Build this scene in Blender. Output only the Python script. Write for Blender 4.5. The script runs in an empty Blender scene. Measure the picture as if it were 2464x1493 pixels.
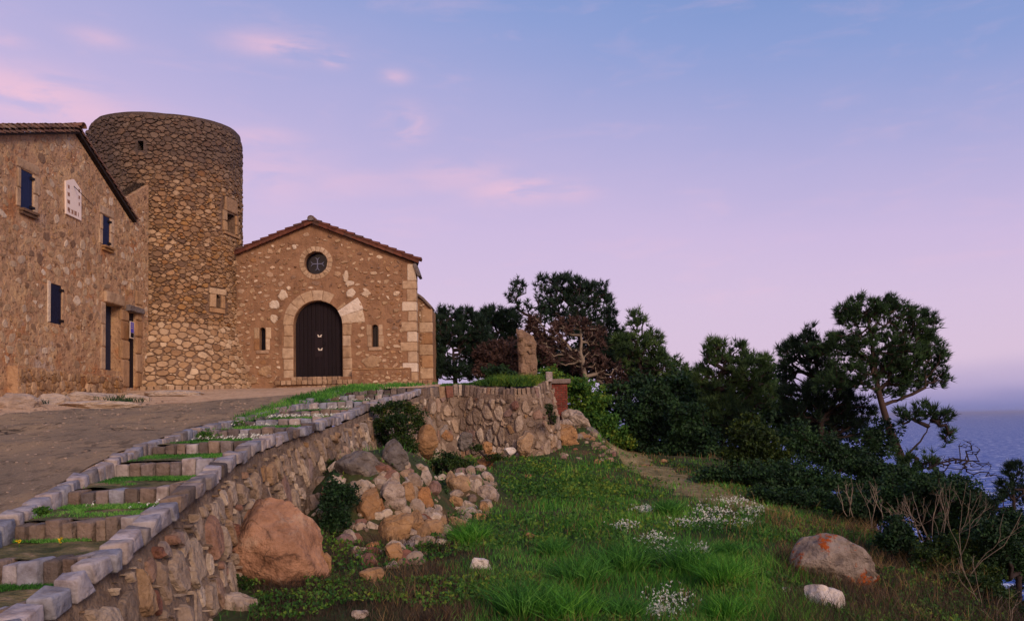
import bpy, math, random
import numpy as np
from mathutils import Vector, Matrix
from mathutils.geometry import tessellate_polygon
random.seed(7); rng = np.random.default_rng(7)
SC = bpy.context.scene
COL = SC.collection
R = math.radians

# ------------------------------------------------------------------ camera
F_PX, CX, CY = 1850.0, 1231.5, 746.5           # photograph measured at 2463 x 1493
PITCH, ROLL, SHIFT = R(2.5), R(1.1), 184.7
cam_d = bpy.data.cameras.new('camera'); cam = bpy.data.objects.new('camera', cam_d); COL.objects.link(cam)
cam_d.sensor_width = 36; cam_d.lens = 36 * F_PX / 2463; cam_d.shift_y = SHIFT / 2463
cam_d.clip_start = 0.1; cam_d.clip_end = 90000
rightv = Vector((math.cos(ROLL), 0, -math.sin(ROLL)))
fwd = Vector((0, math.cos(PITCH), math.sin(PITCH)))
rightv = (rightv - fwd * rightv.dot(fwd)).normalized()
upv = rightv.cross(fwd).normalized()
cam.matrix_world = Matrix((rightv, upv, -fwd)).transposed().to_4x4()
SC.camera = cam
rv, uv_, fv = np.array(rightv), np.array(upv), np.array(fwd)
def ray(x, y):
    return rv * ((x - CX) / F_PX) + uv_ * ((CY + SHIFT - y) / F_PX) + fv
def U(x, y, Y):
    d = ray(x, y); return d * (Y / d[1])

# ------------------------------------------------------------------ light and sky
SC.view_settings.view_transform = 'Standard'; SC.view_settings.look = 'None'
SC.view_settings.gamma = 1; SC.view_settings.use_curve_mapping = False; SC.view_settings.exposure = 0.15
SUN_EL, SUN_AZ = R(23), R(152)                  # azimuth from +Y clockwise: behind the camera
world = bpy.data.worlds.new('World'); SC.world = world; world.use_nodes = True
def lin(h):
    c = [int(h[i:i+2], 16) / 255 for i in (0, 2, 4)]
    return tuple((v / 12.92 if v <= .04045 else ((v + .055) / 1.055) ** 2.4) for v in c) + (1,)
class NT:
    def __init__(s, tree): s.t = tree; tree.nodes.clear()
    def n(s, typ, inputs=None, **kw):
        nd = s.t.nodes.new(typ)
        for k, v in kw.items(): setattr(nd, k, v)
        for k, v in (inputs or {}).items():
            sock = nd.inputs[k]
            if isinstance(v, bpy.types.NodeSocket): s.t.links.new(v, sock)
            else: sock.default_value = v
        return nd
    def math(s, op, a, b=0.0, c=0.0, clamp=False):
        return s.n('ShaderNodeMath', {0: a, 1: b, 2: c}, operation=op, use_clamp=clamp).outputs[0]
    def smooth(s, x, a, b, lo=0.0, hi=1.0):
        return s.n('ShaderNodeMapRange', {0: x, 1: a, 2: b, 3: lo, 4: hi}, interpolation_type='SMOOTHSTEP').outputs[0]
    def ramp(s, fac, stops, interp='LINEAR'):
        r = s.n('ShaderNodeValToRGB', {0: fac}); cr = r.color_ramp; cr.interpolation = interp
        while len(cr.elements) < len(stops): cr.elements.new(.5)
        for e, (p, c) in zip(cr.elements, stops):
            e.position = p; e.color = c if len(c) == 4 else tuple(c) + (1,)
        return r.outputs[0]
    def mix(s, f, a, b, mode='MIX'):
        m = s.n('ShaderNodeMix', data_type='RGBA', blend_type=mode)
        for i, v in ((0, f), (6, a), (7, b)):
            if isinstance(v, bpy.types.NodeSocket): s.t.links.new(v, m.inputs[i])
            else: m.inputs[i].default_value = v if i == 0 or len(v) == 4 else tuple(v) + (1,)
        return m.outputs[2]
    def noise(s, vec, scale, detail=4, rough=.6, out=0, dist=0.0):
        return s.n('ShaderNodeTexNoise', {'Vector': vec, 'Scale': scale, 'Detail': detail, 'Roughness': rough, 'Distortion': dist}).outputs[out]
    def scaled(s, vec, v):
        return s.n('ShaderNodeVectorMath', {0: vec, 1: v}, operation='MULTIPLY').outputs[0]
w = NT(world.node_tree)
tc = w.n('ShaderNodeTexCoord'); sp = w.n('ShaderNodeSeparateXYZ', {0: tc.outputs['Generated']})
dx, dy, dz = sp.outputs
elev = w.math('MULTIPLY', w.math('ARCSINE', dz), 57.2958)
azim = w.math('MULTIPLY', w.math('ARCTAN2', dx, dy), 57.2958)
front = w.smooth(dy, -.5, .6)
wob = w.math('MULTIPLY', w.math('SUBTRACT', w.noise(w.scaled(tc.outputs['Generated'], (3, 3, 9)), 1.0, 3), .5), 3.5)
e2 = w.math('ADD', w.math('MULTIPLY', elev, w.math('ADD', 1.0, w.math('MULTIPLY', dx, .42))), wob)
t = w.math('DIVIDE', w.math('ADD', e2, 2.0), 92.0, clamp=True)
def P(deg): return (deg + 2) / 92
grad = w.ramp(t, [(0, lin('7A7FB8')), (P(0.6), lin('8384BA')), (P(2.0), lin('B2A4CE')), (P(4.6), lin('D8C0DC')), (P(9), lin('D6BFDE')),
                  (P(14), lin('CDB9DF')), (P(21), lin('B0ACDA')), (P(28), lin('8C9ED4')), (P(36), lin('6E90CA')), (P(90), lin('466AA8'))])
west = w.ramp(t, [(0, lin('D9A08A')), (P(3), lin('F0B490')), (P(12), lin('E8BCA8')), (P(25), lin('C9B4CC')), (P(45), lin('8C9CCB')), (P(90), lin('4C72B4'))])
sky = w.mix(front, west, grad)
# thin pink clouds
cn = w.noise(w.scaled(tc.outputs['Generated'], (9, 9, 34)), 1.0, 5, .58, dist=.4)
clouds = None
for (px, py, sx, sy, am) in [(60, 225, 150, 40, .95), (160, 265, 150, 38, .8), (30, 200, 90, 28, .8), (670, 112, 100, 22, .8), (800, 142, 32, 14, .8), (950, 185, 30, 14, .6), (975, 298, 48, 32, .85),
                             (1240, 458, 110, 26, .8), (1110, 425, 110, 32, .5), (1370, 462, 60, 22, .45), (640, 420, 120, 60, .4), (235, 92, 50, 16, .5), (620, 335, 90, 20, .5), (860, 440, 150, 25, .3), (0, 92, 40, 14, .5)]:
    d = ray(px, py); a0 = math.degrees(math.atan2(d[0], d[1])); e0 = math.degrees(math.asin(d[2] / np.linalg.norm(d)))
    qa = w.math('DIVIDE', w.math('SUBTRACT', azim, a0), math.degrees(sx / F_PX)); qe = w.math('DIVIDE', w.math('SUBTRACT', elev, e0), math.degrees(sy / F_PX))
    q = w.math('ADD', w.math('MULTIPLY', qa, qa), w.math('MULTIPLY', qe, qe))
    g = w.math('MULTIPLY', w.math('EXPONENT', w.math('MULTIPLY', q, -.8)), am)
    clouds = g if clouds is None else w.math('MAXIMUM', clouds, g)
wisp = w.smooth(cn, .52, .8, 0, .2)
cm = w.math('ADD', w.math('MULTIPLY', clouds, w.smooth(cn, .32, .54)), w.math('MULTIPLY', wisp, w.smooth(elev, 2, 10)), clamp=True)
sky = w.mix(w.math('MULTIPLY', cm, .76), sky, lin('F6C4D6'))
nish = w.n('ShaderNodeTexSky', sky_type='NISHITA', sun_disc=False, sun_elevation=R(4), sun_rotation=SUN_AZ, altitude=60)
b1 = w.n('ShaderNodeBackground', {'Color': sky, 'Strength': .88}); b2 = w.n('ShaderNodeBackground', {'Color': nish.outputs[0], 'Strength': .012})
add = w.n('ShaderNodeAddShader', {0: b1.outputs[0], 1: b2.outputs[0]})
w.n('ShaderNodeOutputWorld', {0: add.outputs[0]})
sun_d = bpy.data.lights.new('sun', 'SUN'); sun_d.energy = 2.6; sun_d.angle = R(22); sun_d.color = (1, .74, .56)
sun = bpy.data.objects.new('sun', sun_d); COL.objects.link(sun)
sdir = Vector((math.sin(SUN_AZ) * math.cos(SUN_EL), math.cos(SUN_AZ) * math.cos(SUN_EL), math.sin(SUN_EL)))
sun.rotation_euler = sdir.to_track_quat('Z', 'Y').to_euler(); sun.location = sdir * 60

# ------------------------------------------------------------------ numpy noise
def _h(ix, iy, iz):
    n = (ix * 374761393 + iy * 668265263 + iz * 1274126177) & 0xffffffff
    n = ((n ^ (n >> 13)) * 1274126177) & 0xffffffff
    return ((n ^ (n >> 16)) & 0xffffff) / 16777215.0
def vn(x, y, z=0.0):
    x, y, z = np.broadcast_arrays(np.asarray(x, float), np.asarray(y, float), np.asarray(z, float))
    fx, fy, fz = np.floor(x), np.floor(y), np.floor(z)
    ix, iy, iz = fx.astype(np.int64), fy.astype(np.int64), fz.astype(np.int64)
    a, b, c = x - fx, y - fy, z - fz
    a, b, c = a*a*(3-2*a), b*b*(3-2*b), c*c*(3-2*c)
    r = 0
    for i in (0, 1):
        for j in (0, 1):
            for k in (0, 1):
                r = r + _h(ix+i, iy+j, iz+k) * (a if i else 1-a) * (b if j else 1-b) * (c if k else 1-c)
    return r * 2 - 1
def fbm(x, y, z=0.0, o=4):
    s, a, f = 0, 1, 1
    for i in range(o): s = s + a * vn(x*f+i*17.3, y*f+i*5.1, np.asarray(z)*f); a *= .5; f *= 2.03
    return s

# ------------------------------------------------------------------ object helpers
def mesh(name, verts, faces, mat, smooth=False):
    me = bpy.data.meshes.new(name); verts = np.asarray(verts, float)
    me.from_pydata(verts.tolist(), [], [list(map(int, f)) for f in faces]); me.materials.append(mat)
    if smooth: me.polygons.foreach_set('use_smooth', [True] * len(me.polygons))
    me.update(); return me
def trimesh(name, tris, mat, smooth=False):
    """tris: (N,3,3) triangle soup or (verts, idx)"""
    if isinstance(tris, tuple): v, f = tris
    else: v = tris.reshape(-1, 3); f = np.arange(len(v)).reshape(-1, 3)
    v = np.ascontiguousarray(v, dtype=np.float32); f = np.ascontiguousarray(f, dtype=np.int32); k = f.shape[1]
    me = bpy.data.meshes.new(name)
    me.vertices.add(len(v)); me.vertices.foreach_set('co', v.ravel())
    me.loops.add(f.size); me.loops.foreach_set('vertex_index', f.ravel())
    me.polygons.add(len(f)); me.polygons.foreach_set('loop_start', np.arange(0, f.size, k, dtype=np.int32))
    me.polygons.foreach_set('loop_total', np.full(len(f), k, dtype=np.int32))
    me.polygons.foreach_set('use_smooth', np.full(len(f), smooth))
    me.materials.append(mat); me.update(calc_edges=True); return me
class Thing:
    def __init__(s, name, label, cat, loc=(0, 0, 0), group=None, kind=None, me=None):
        s.loc = np.array(loc, float)
        s.o = bpy.data.objects.new(name, me); COL.objects.link(s.o); s.o.location = loc
        if label: s.o['label'] = label
        if cat: s.o['category'] = cat
        if group: s.o['group'] = group
        if kind: s.o['kind'] = kind
    def part(s, name, verts, faces, mat, parent=None, smooth=False, kind=None, label=None):
        me = mesh(name, np.asarray(verts, float) - s.loc, faces, mat, smooth)
        return s.link(name, me, parent, kind, label)
    def tris(s, name, tris, mat, parent=None, kind=None, smooth=False, label=None):
        if isinstance(tris, tuple): tris = (tris[0] - s.loc, tris[1])
        else: tris = tris - s.loc
        return s.link(name, trimesh(name, tris, mat, smooth), parent, kind, label)
    def link(s, name, me, parent=None, kind=None, label=None):
        o = bpy.data.objects.new(name, me); COL.objects.link(o); o.parent = parent or s.o
        if kind: o['kind'] = kind
        if label: o['label'] = label
        return o
def single(name, label, cat, verts, faces, mat, smooth=False, kind=None, group=None):
    verts = np.asarray(verts, float); c = verts.mean(0); c[2] = verts[:, 2].min()
    return Thing(name, label, cat, c, group, kind, mesh(name, verts - c, faces, mat, smooth))
def single_tris(name, label, cat, tris, mat, kind=None, group=None, smooth=False):
    v = tris[0] if isinstance(tris, tuple) else tris.reshape(-1, 3)
    c = v.mean(0); c[2] = v[:, 2].min()
    tr = (tris[0] - c, tris[1]) if isinstance(tris, tuple) else tris - c
    return Thing(name, label, cat, c, group, kind, trimesh(name, tr, mat, smooth))
def join(lst):
    V, Fc, o = [], [], 0
    for v, f in lst:
        V.append(np.asarray(v, float)); Fc += [[i + o for i in q] for q in f]; o += len(v)
    return (np.concatenate(V), Fc) if V else (np.zeros((0, 3)), [])
def nrm(v):
    v = np.asarray(v, float); return v / (np.linalg.norm(v, axis=-1, keepdims=True) + 1e-9)
_tpl = {}
def cube_tpl(n):
    if n in _tpl: return _tpl[n]
    idx, V, Fc = {}, [], []
    cs = {2: [-1, 0, 1], 3: [-1, -.78, .78, 1], 4: [-1, -.8, 0, .8, 1]}[n]
    def vid(i, j, k):
        if (i, j, k) not in idx: idx[(i, j, k)] = len(V); V.append((cs[i], cs[j], cs[k]))
        return idx[(i, j, k)]
    for a in range(n):
        for b in range(n):
            for s in (0, n):
                q = [vid(a, b, s), vid(a+1, b, s), vid(a+1, b+1, s), vid(a, b+1, s)]; Fc.append(q if s else q[::-1])
                q = [vid(s, a, b), vid(s, a+1, b), vid(s, a+1, b+1), vid(s, a, b+1)]; Fc.append(q if s else q[::-1])
                q = [vid(b, s, a), vid(b, s, a+1), vid(b+1, s, a+1), vid(b+1, s, a)]; Fc.append(q if s else q[::-1])
    _tpl[n] = (np.array(V, float), Fc); return _tpl[n]
def spherize(p):
    x2, y2, z2 = p[:, 0]**2, p[:, 1]**2, p[:, 2]**2
    return np.stack([p[:, 0]*np.sqrt(1-y2/2-z2/2+y2*z2/3), p[:, 1]*np.sqrt(1-x2/2-z2/2+x2*z2/3), p[:, 2]*np.sqrt(1-x2/2-y2/2+x2*y2/3)], 1)
def block(c, ax, ay, az, dims, n=2, rnd=.16, jit=.06, sk=0.0):
    """rough hewn block: centre, three axes, full sizes; edges rounded by rnd"""
    V, Fc = cube_tpl(n); d = np.asarray(dims, float)/2; m = d.min()
    if rnd > .35 or n == 2: p = V*(1-rnd)+spherize(V)*rnd; p = p*d
    else:
        r = m*rnd*1.5; s_ = np.abs(V) > .9; q = np.where(s_, np.sign(V)*(d-r), np.where(np.abs(V) > .5, np.sign(V)*(d-r), 0)); p = q + nrm(s_*np.sign(V))*r
    s = rng.random(3)*100; fr = 1.1/m
    p = p + m*jit*2.2*np.stack([vn(p[:, 0]*fr+s[0], p[:, 1]*fr+s[1]+i*31, p[:, 2]*fr+s[2]) for i in range(3)], 1)
    A = np.stack([np.asarray(ax, float), np.asarray(ay, float), np.asarray(az, float)])
    return np.asarray(c) + p @ A, Fc
X_, Y_, Z_ = np.array([1., 0, 0]), np.array([0, 1., 0]), np.array([0, 0, 1.])
def box(x0, x1, y0, y1, z0, z1, mapf=None):
    V = np.array([(x, y, z) for x in (x0, x1) for y in (y0, y1) for z in (z0, z1)], float)
    Fc = [(0, 1, 3, 2), (4, 6, 7, 5), (0, 4, 5, 1), (2, 3, 7, 6), (0, 2, 6, 4), (1, 5, 7, 3)]
    return (mapf(V[:, 0], V[:, 1], V[:, 2]) if mapf else V), Fc
def tube(pts, radii, k=8, cap=True):
    pts = np.asarray(pts, float); n = len(pts); T = nrm(np.gradient(pts, axis=0)); V = []
    a = nrm(np.cross(T[0], [0.3, 0.9, 0.1]))
    for i in range(n):
        a = nrm(a - T[i]*a.dot(T[i])); b = np.cross(T[i], a)
        for j in range(k):
            th = 2*math.pi*j/k; V.append(pts[i] + radii[i]*(math.cos(th)*a + math.sin(th)*b))
    Fc = [[i*k+j, i*k+(j+1) % k, (i+1)*k+(j+1) % k, (i+1)*k+j] for i in range(n-1) for j in range(k)]
    if cap: Fc += [list(range(k))[::-1], [(n-1)*k+j for j in range(k)]]
    return np.array(V), Fc

# ------------------------------------------------------------------ materials
def warmgrey(h, f=.2):
    r, g, b = (int(h[i:i+2], 16) for i in (0, 2, 4)); m = .35*r+.45*g+.2*b
    return '%02X%02X%02X' % tuple(int(max(0, min(255, v*(1-f)+m*f*t))) for v, t in ((r, 1.03), (g, .97), (b, 1.02)))
def stone_mat(name, cols, mott=.35, nscale=6, bump=.5, rough=.92, bscale=14, stain=None, stretch=(1, 1, 1), speck=.25):
    m = bpy.data.materials.new(name); m.use_nodes = True; n = NT(m.node_tree)
    tcn = n.n('ShaderNodeTexCoord').outputs['Object']; vec = n.scaled(tcn, stretch)
    oi = n.n('ShaderNodeObjectInfo').outputs['Random']; gi = n.n('ShaderNodeNewGeometry').outputs['Random Per Island']
    rn = n.math('FRACT', n.math('ADD', n.math('MULTIPLY', oi, 7.13), gi))
    if not name.startswith(('boulder', 'red_', 'roof')): cols = [warmgrey(c_) for c_ in cols]
    k = len(cols); base = n.ramp(rn, [(i/(k-1) if k > 1 else 0, lin(c)) for i, c in enumerate(cols)]) if k > 1 else n.ramp(rn, [(0, lin(cols[0])), (1, lin(cols[0]))])
    n1 = n.noise(vec, nscale, 5, .62); n2 = n.noise(vec, nscale*6, 4, .7); n3 = n.noise(vec, nscale*.23, 3, .5)
    c = n.mix(n.smooth(n1, .35, .72, 0, mott), base, n.mix(1, base, (.36, .30, .27, 1), 'MULTIPLY'))
    c = n.mix(n.smooth(n2, .55, .8, 0, speck), c, n.mix(1, c, (1.7, 1.65, 1.6, 1), 'MULTIPLY'))
    c = n.mix(n.smooth(n3, .4, .7, 0, .35), c, n.mix(1, c, (.7, .66, .64, 1), 'MULTIPLY'))
    c = n.mix(n.smooth(n.noise(n.scaled(tcn, (1, 1, .16)), 1.6, 4, .6), .52, .74, 0, .5), c, n.mix(1, c, (.5, .47, .46, 1), 'MULTIPLY'))
    if stain: c = stain(n, c, tcn, n1, n3)
    h = n.math('ADD', n.math('MULTIPLY', n.noise(vec, bscale, 6, .68), 1.0), n.math('MULTIPLY', n.noise(vec, bscale*.25, 3), 1.2))
    bp = n.n('ShaderNodeBump', {'Strength': bump, 'Distance': .12 if name.startswith('boulder') or name in ('menhir', 'bedrock') else .07, 'Height': h})
    b = n.n('ShaderNodeBsdfPrincipled', {'Base Color': c, 'Roughness': rough, 'Specular IOR Level': .25, 'Normal': bp.outputs[0]})
    n.n('ShaderNodeOutputMaterial', {0: b.outputs[0]}); return m
def leaf_mat(name, cols, transl=.25, rough=.6, nscale=1.2):
    m = bpy.data.materials.new(name); m.use_nodes = True; n = NT(m.node_tree)
    gi = n.n('ShaderNodeNewGeometry').outputs['Random Per Island']; tcn = n.n('ShaderNodeTexCoord').outputs['Object']
    f = n.math('ADD', n.math('MULTIPLY', gi, .55), n.math('MULTIPLY', n.smooth(n.noise(tcn, nscale, 3), .3, .7), .45))
    c = n.ramp(f, [(i/(len(cols)-1), lin(x)) for i, x in enumerate(cols)])
    b = n.n('ShaderNodeBsdfPrincipled', {'Base Color': c, 'Roughness': rough, 'Specular IOR Level': .2})
    tr = n.n('ShaderNodeBsdfTranslucent', {'Color': c}); mx = n.n('ShaderNodeMixShader', {0: transl, 1: b.outputs[0], 2: tr.outputs[0]})
    n.n('ShaderNodeOutputMaterial', {0: mx.outputs[0]}); return m
def plain_mat(name, col, rough=.7, metal=0.0, var=.25, scale=8, bump=.15, stretch=(1, 1, 1)):
    m = bpy.data.materials.new(name); m.use_nodes = True; n = NT(m.node_tree)
    vec = n.scaled(n.n('ShaderNodeTexCoord').outputs['Object'], stretch); oi = n.n('ShaderNodeObjectInfo').outputs['Random']
    n1 = n.noise(vec, scale, 5, .65); base = lin(col)
    c = n.mix(n.smooth(n1, .35, .7, 0, var), base, tuple(v*.45 for v in base[:3]) + (1,))
    c = n.mix(n.math('MULTIPLY', oi, var), c, tuple(min(1, v*1.5) for v in base[:3]) + (1,))
    bp = n.n('ShaderNodeBump', {'Strength': bump, 'Distance': .02, 'Height': n1})
    b = n.n('ShaderNodeBsdfPrincipled', {'Base Color': c, 'Roughness': rough, 'Specular IOR Level': .5 if rough < .5 else .12, 'Metallic': metal, 'Normal': bp.outputs[0]})
    n.n('ShaderNodeOutputMaterial', {0: b.outputs[0]}); return m
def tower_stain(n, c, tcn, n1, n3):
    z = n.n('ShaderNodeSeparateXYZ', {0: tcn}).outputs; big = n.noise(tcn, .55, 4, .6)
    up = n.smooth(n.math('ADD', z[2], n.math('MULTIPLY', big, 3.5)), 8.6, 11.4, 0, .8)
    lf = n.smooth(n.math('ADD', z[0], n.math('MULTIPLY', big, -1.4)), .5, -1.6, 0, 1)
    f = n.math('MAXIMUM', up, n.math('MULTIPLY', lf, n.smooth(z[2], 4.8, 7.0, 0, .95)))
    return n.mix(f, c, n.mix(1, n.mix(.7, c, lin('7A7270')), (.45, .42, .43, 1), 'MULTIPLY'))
def lichen(n, c, tcn, n1, n3):
    f = n.math('MULTIPLY', n.smooth(n.noise(tcn, 3.4, 5, .75), .53, .6), n.smooth(n1, .35, .5))
    c = n.mix(f, c, lin('9A4B1C')); return n.mix(n.smooth(n.noise(tcn, 5.3, 4, .6), .55, .7, 0, .6), c, lin('5A5458'))
def cracked(n, c, tcn, n1, n3):
    wv = n.n('ShaderNodeVectorMath', {0: n.scaled(tcn, (1.1, 1.1, .8)), 1: n.n('ShaderNodeTexNoise', {'Vector': tcn, 'Scale': 1.6, 'Detail': 5.0}).outputs[1]}, operation='ADD').outputs[0]
    vo = n.n('ShaderNodeTexVoronoi', {'Vector': wv, 'Scale': 1.0}, feature='DISTANCE_TO_EDGE').outputs[0]
    c = n.mix(n.smooth(n.noise(tcn, 2.4, 6, .7), .5, .68, 0, .65), c, n.mix(.5, c, lin('CDBBA6')))
    c = n.mix(n.smooth(n.noise(tcn, 3.7, 6, .75), .54, .7, 0, .6), c, n.mix(1, c, (.42, .36, .33, 1), 'MULTIPLY'))
    return n.mix(n.math('MULTIPLY', n.smooth(vo, .0, .022, .65, 0), n.smooth(n1, .35, .6)), c, lin('3E2E26'))
M = {}
WARM = ['9C7C5C', 'C2A07C', '8A6646', 'B4906A', 'A67446', 'CDB394', '94704E', 'B88A5A', '7E604A', 'C0A484']
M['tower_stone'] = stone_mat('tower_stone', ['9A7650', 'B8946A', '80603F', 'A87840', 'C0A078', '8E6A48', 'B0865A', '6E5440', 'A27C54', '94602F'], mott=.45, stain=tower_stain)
M['tower_base_stone'] = stone_mat('tower_base_stone', ['A88258', 'C4A47C', '96704A', 'B48C60', 'CAAE88', '8E6844'], mott=.35)
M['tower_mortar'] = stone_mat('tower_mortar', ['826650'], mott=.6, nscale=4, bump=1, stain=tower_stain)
M['house_stone'] = stone_mat('house_stone', ['A8845C', 'B89870', '9A744E', 'C8B08E', 'A87A48', 'B09066', 'D8C6A8', '8E6C4C', 'B4946A', 'C0A47E', '7A5A42', 'AE8C62'], mott=.45)
def patchy(n, c, tcn, n1, n3):
    c = n.mix(n.smooth(n.noise(tcn, 1.7, 5, .7), .48, .68, 0, .7), c, lin('C0A078'))
    c = n.mix(n.smooth(n.noise(tcn, .9, 4, .6), .54, .70, 0, .6), c, lin('A0602E'))
    c = n.mix(n.smooth(n.noise(tcn, .55, 5, .7), .6, .7, 0, .7), c, lin('A89A90'))
    return n.mix(n.smooth(n.noise(tcn, 7.0, 5, .7), .55, .66, 0, .85), c, lin('523628'))
M['house_mortar'] = stone_mat('house_mortar', ['B88E66'], mott=.35, nscale=3, bump=.9, bscale=7, stain=patchy)
M['chapel_stone'] = stone_mat('chapel_stone', ['B08C64', 'CDB08A', '94704A', 'C09E78', 'DCC6A6', 'A8743E', '80604A', 'BC9C7A', 'A8845C', 'D2B894'], mott=.5)
M['chapel_mortar'] = stone_mat('chapel_mortar', ['98704E'], mott=.5, nscale=2.5, bump=.6, bscale=9)
M['dressed'] = stone_mat('dressed_stone', ['B89A78', 'AC8C66', 'C2A888', 'B4946E', 'BCA07E'], mott=.5, nscale=5, bump=.35)
M['pale_stone'] = stone_mat('pale_stone', ['D2C0A8', 'C8B090', 'D8CAB6'], mott=.25, bump=.6)
M['brown_block'] = stone_mat('brown_block', ['A87C50', 'B48C60', '9C6E42', 'B08C68'], mott=.35, nscale=4, bump=.4)
M['wall_stone'] = stone_mat('rubble_stone', ['A28A70', 'C6B29A', '8C7660', 'B09A80', '9C7448', 'D0BEA8', '947E68', '9A9088', '8A5440', 'B8A288', '7E6A5A', 'BEA68C', '6E5A4C', 'AA9276'], mott=.5, nscale=9, bump=.9)
M['wall_mortar'] = stone_mat('wall_mortar', ['937C68'], mott=.7, nscale=5, bump=1, bscale=18)
M['sett'] = stone_mat('sett_stone', ['8E909A', 'AEA4A2', '828A9C', 'A09896', 'BAAEAC', '868A9A', 'A89C96', '9A8E88', '7A7472'], mott=.75, nscale=7, bump=.45)
M['sett_brown'] = stone_mat('sett_brown', ['75665A', '96806E', '665A54', '8A7464', '7A7272', '5C504A'], mott=.55, nscale=7, bump=.7)
M['sett_warm'] = stone_mat('sett_warm', ['A0805E', 'B89878', '8E6C4C', 'AE8E6C', '7C6250'], mott=.35, nscale=7, bump=.6)
M['boulder_grey'] = stone_mat('boulder_grey', ['847A74', '76706E'], mott=.7, nscale=6, bump=1, bscale=8, stain=cracked)
M['boulder_pale'] = stone_mat('boulder_pale', ['B4A498', 'BCA898', 'A49488'], mott=.75, nscale=6, bump=1, bscale=8, stain=cracked)
M['boulder_tan'] = stone_mat('boulder_tan', ['A88460', 'B08C68', '9C7650', 'B89A7A'], mott=.7, nscale=5, bump=1, bscale=7, stain=cracked)
M['boulder_orange'] = stone_mat('boulder_orange', ['AC7A50', 'B48E66', '9C6E48'], mott=.7, nscale=5, bump=1, bscale=7, stain=cracked)
M['boulder_red'] = stone_mat('boulder_red', ['AC8268'], mott=.7, nscale=3.4, bump=1, bscale=5, speck=.3, stain=cracked)
M['boulder_white'] = stone_mat('boulder_white', ['CCC2BC', 'D2C8C0'], mott=.25, nscale=5, bump=.7, bscale=9, stain=cracked)
M['boulder_lichen'] = stone_mat('boulder_lichen', ['988C84'], mott=.7, nscale=5, bump=1, bscale=7, stain=lichen)
M['bedrock'] = stone_mat('bedrock', ['CCB8A2', 'C0A68E', 'D2BEA8'], mott=.4, nscale=2, bump=1, bscale=5, stretch=(1, 1, 4))
M['menhir'] = stone_mat('menhir', ['96785C'], mott=.75, nscale=2.5, bump=1, bscale=6)
M['tile'] = stone_mat('roof_tile', ['745244', '886654', '664840', '7C6052', '5C443A', '8E7460'], mott=.4, nscale=8, bump=.4, stretch=(1, 1, 1))
M['tile_red'] = stone_mat('roof_tile_red', ['643A2E', '704638', '563028', '6A483C', '4C3832'], mott=.5, nscale=8, bump=.4)
M['brick'] = stone_mat('red_brick', ['743830', '683028', '80443A', '60302A'], mott=.3, nscale=9, bump=.3)
M['cap'] = stone_mat('cap_stone', ['7E7068'], mott=.4, nscale=7, bump=.6)
M['slate'] = stone_mat('slate', ['7A7270'], mott=.5, nscale=6, bump=.8)
M['door'] = plain_mat('dark_wood', '1E171B', .8, 0, .4, 6, .3, (6, 6, .6))
M['door_frame'] = plain_mat('dark_wood_rail', '221A1E', .8, 0, .3, 6, .3)
M['blue'] = plain_mat('blue_paint', '1C2444', .55, 0, .3, 5, .15)
M['dark_blue'] = plain_mat('navy_paint', '1A1D34', .6, 0, .3, 5, .2)
M['slate_blue'] = plain_mat('slate_blue_paint', '262A3C', .6, 0, .3, 5, .2)
M['dark'] = plain_mat('dark_interior', '15121A', .9, 0, .1)
M['glass'] = plain_mat('dark_glass', '0E0E18', .12, 0, .1, 3, .02)
M['iron'] = plain_mat('dark_iron', '2A2426', .6, .6, .3)
M['cross'] = plain_mat('grey_iron', '6E7088', .55, .3, .2)
M['plate'] = plain_mat('pale_metal', 'D8CFC4', .4, .3, .1)
M['white'] = plain_mat('white_plaster', 'DCCCC4', .85, 0, .12, 4, .1)
M['numeral'] = plain_mat('brown_paint', '8A6658', .8, 0, .1)
M['sign_blue'] = plain_mat('sign_blue', '3A38A8', .4, 0, .1)
M['sign_pale'] = plain_mat('sign_pale', 'C8B8A8', .5, 0, .1)
M['bark'] = plain_mat('pine_bark', '453834', .95, 0, .6, 12, 1, (1, 1, .35))
M['bark_dark'] = plain_mat('dark_bark', '332B2A', .95, 0, .4, 12, .8)
M['bark_pale'] = plain_mat('pale_dead_wood', '7C7064', .9, 0, .4, 12, .6)
M['needle'] = leaf_mat('pine_needles', ['16241A', '243A24', '324C2A', '4C6A38'], .15)
M['needle_light'] = leaf_mat('light_needles', ['1E3020', '30482A', '486234', '6A8046'], .2)
M['needle_dark'] = leaf_mat('dark_needles', ['121E1C', '1E3226', '30482E'], .12)
M['dead_leaf'] = leaf_mat('dead_leaves', ['2A1E20', '40302C', '54403A', '6A5046'], .2)
M['leaf_dark'] = leaf_mat('dark_leaves', ['12221A', '1C321E', '284424', '3A562C'], .2)
M['leaf_green_dark'] = leaf_mat('deep_green_leaves', ['14261A', '1E361E', '2A4620', '385424'], .25)
M['leaf_green'] = leaf_mat('green_leaves', ['22401E', '315624', '446E2A', '627E2C', '8A9438'], .3)
M['leaf_yellow'] = leaf_mat('yellow_green_leaves', ['1A2A18', '25381A', '384A1C', '5E661E'], .3)
M['leaf_ivy'] = leaf_mat('ivy_leaves', ['14241A', '203618', '33481C', '5C5E1E'], .25)
M['grass'] = leaf_mat('grass_green', ['20421A', '306026', '448030', '66A040', '90BC5C'], .35, nscale=.8)
M['grass_bright'] = leaf_mat('grass_bright', ['245018', '367024', '4C8C2C', '6EA83A', '98C058'], .35)
M['grass_dry'] = leaf_mat('grass_dry', ['463A2A', '685238', '8A7048', 'AA9062'], .35)
M['grass_brown'] = leaf_mat('grass_brown', ['282220', '3E322A', '544438', '6E5C4A'], .3)
M['flower'] = leaf_mat('white_petals', ['C8CCC4', 'E4E4DC'], .3)
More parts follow.
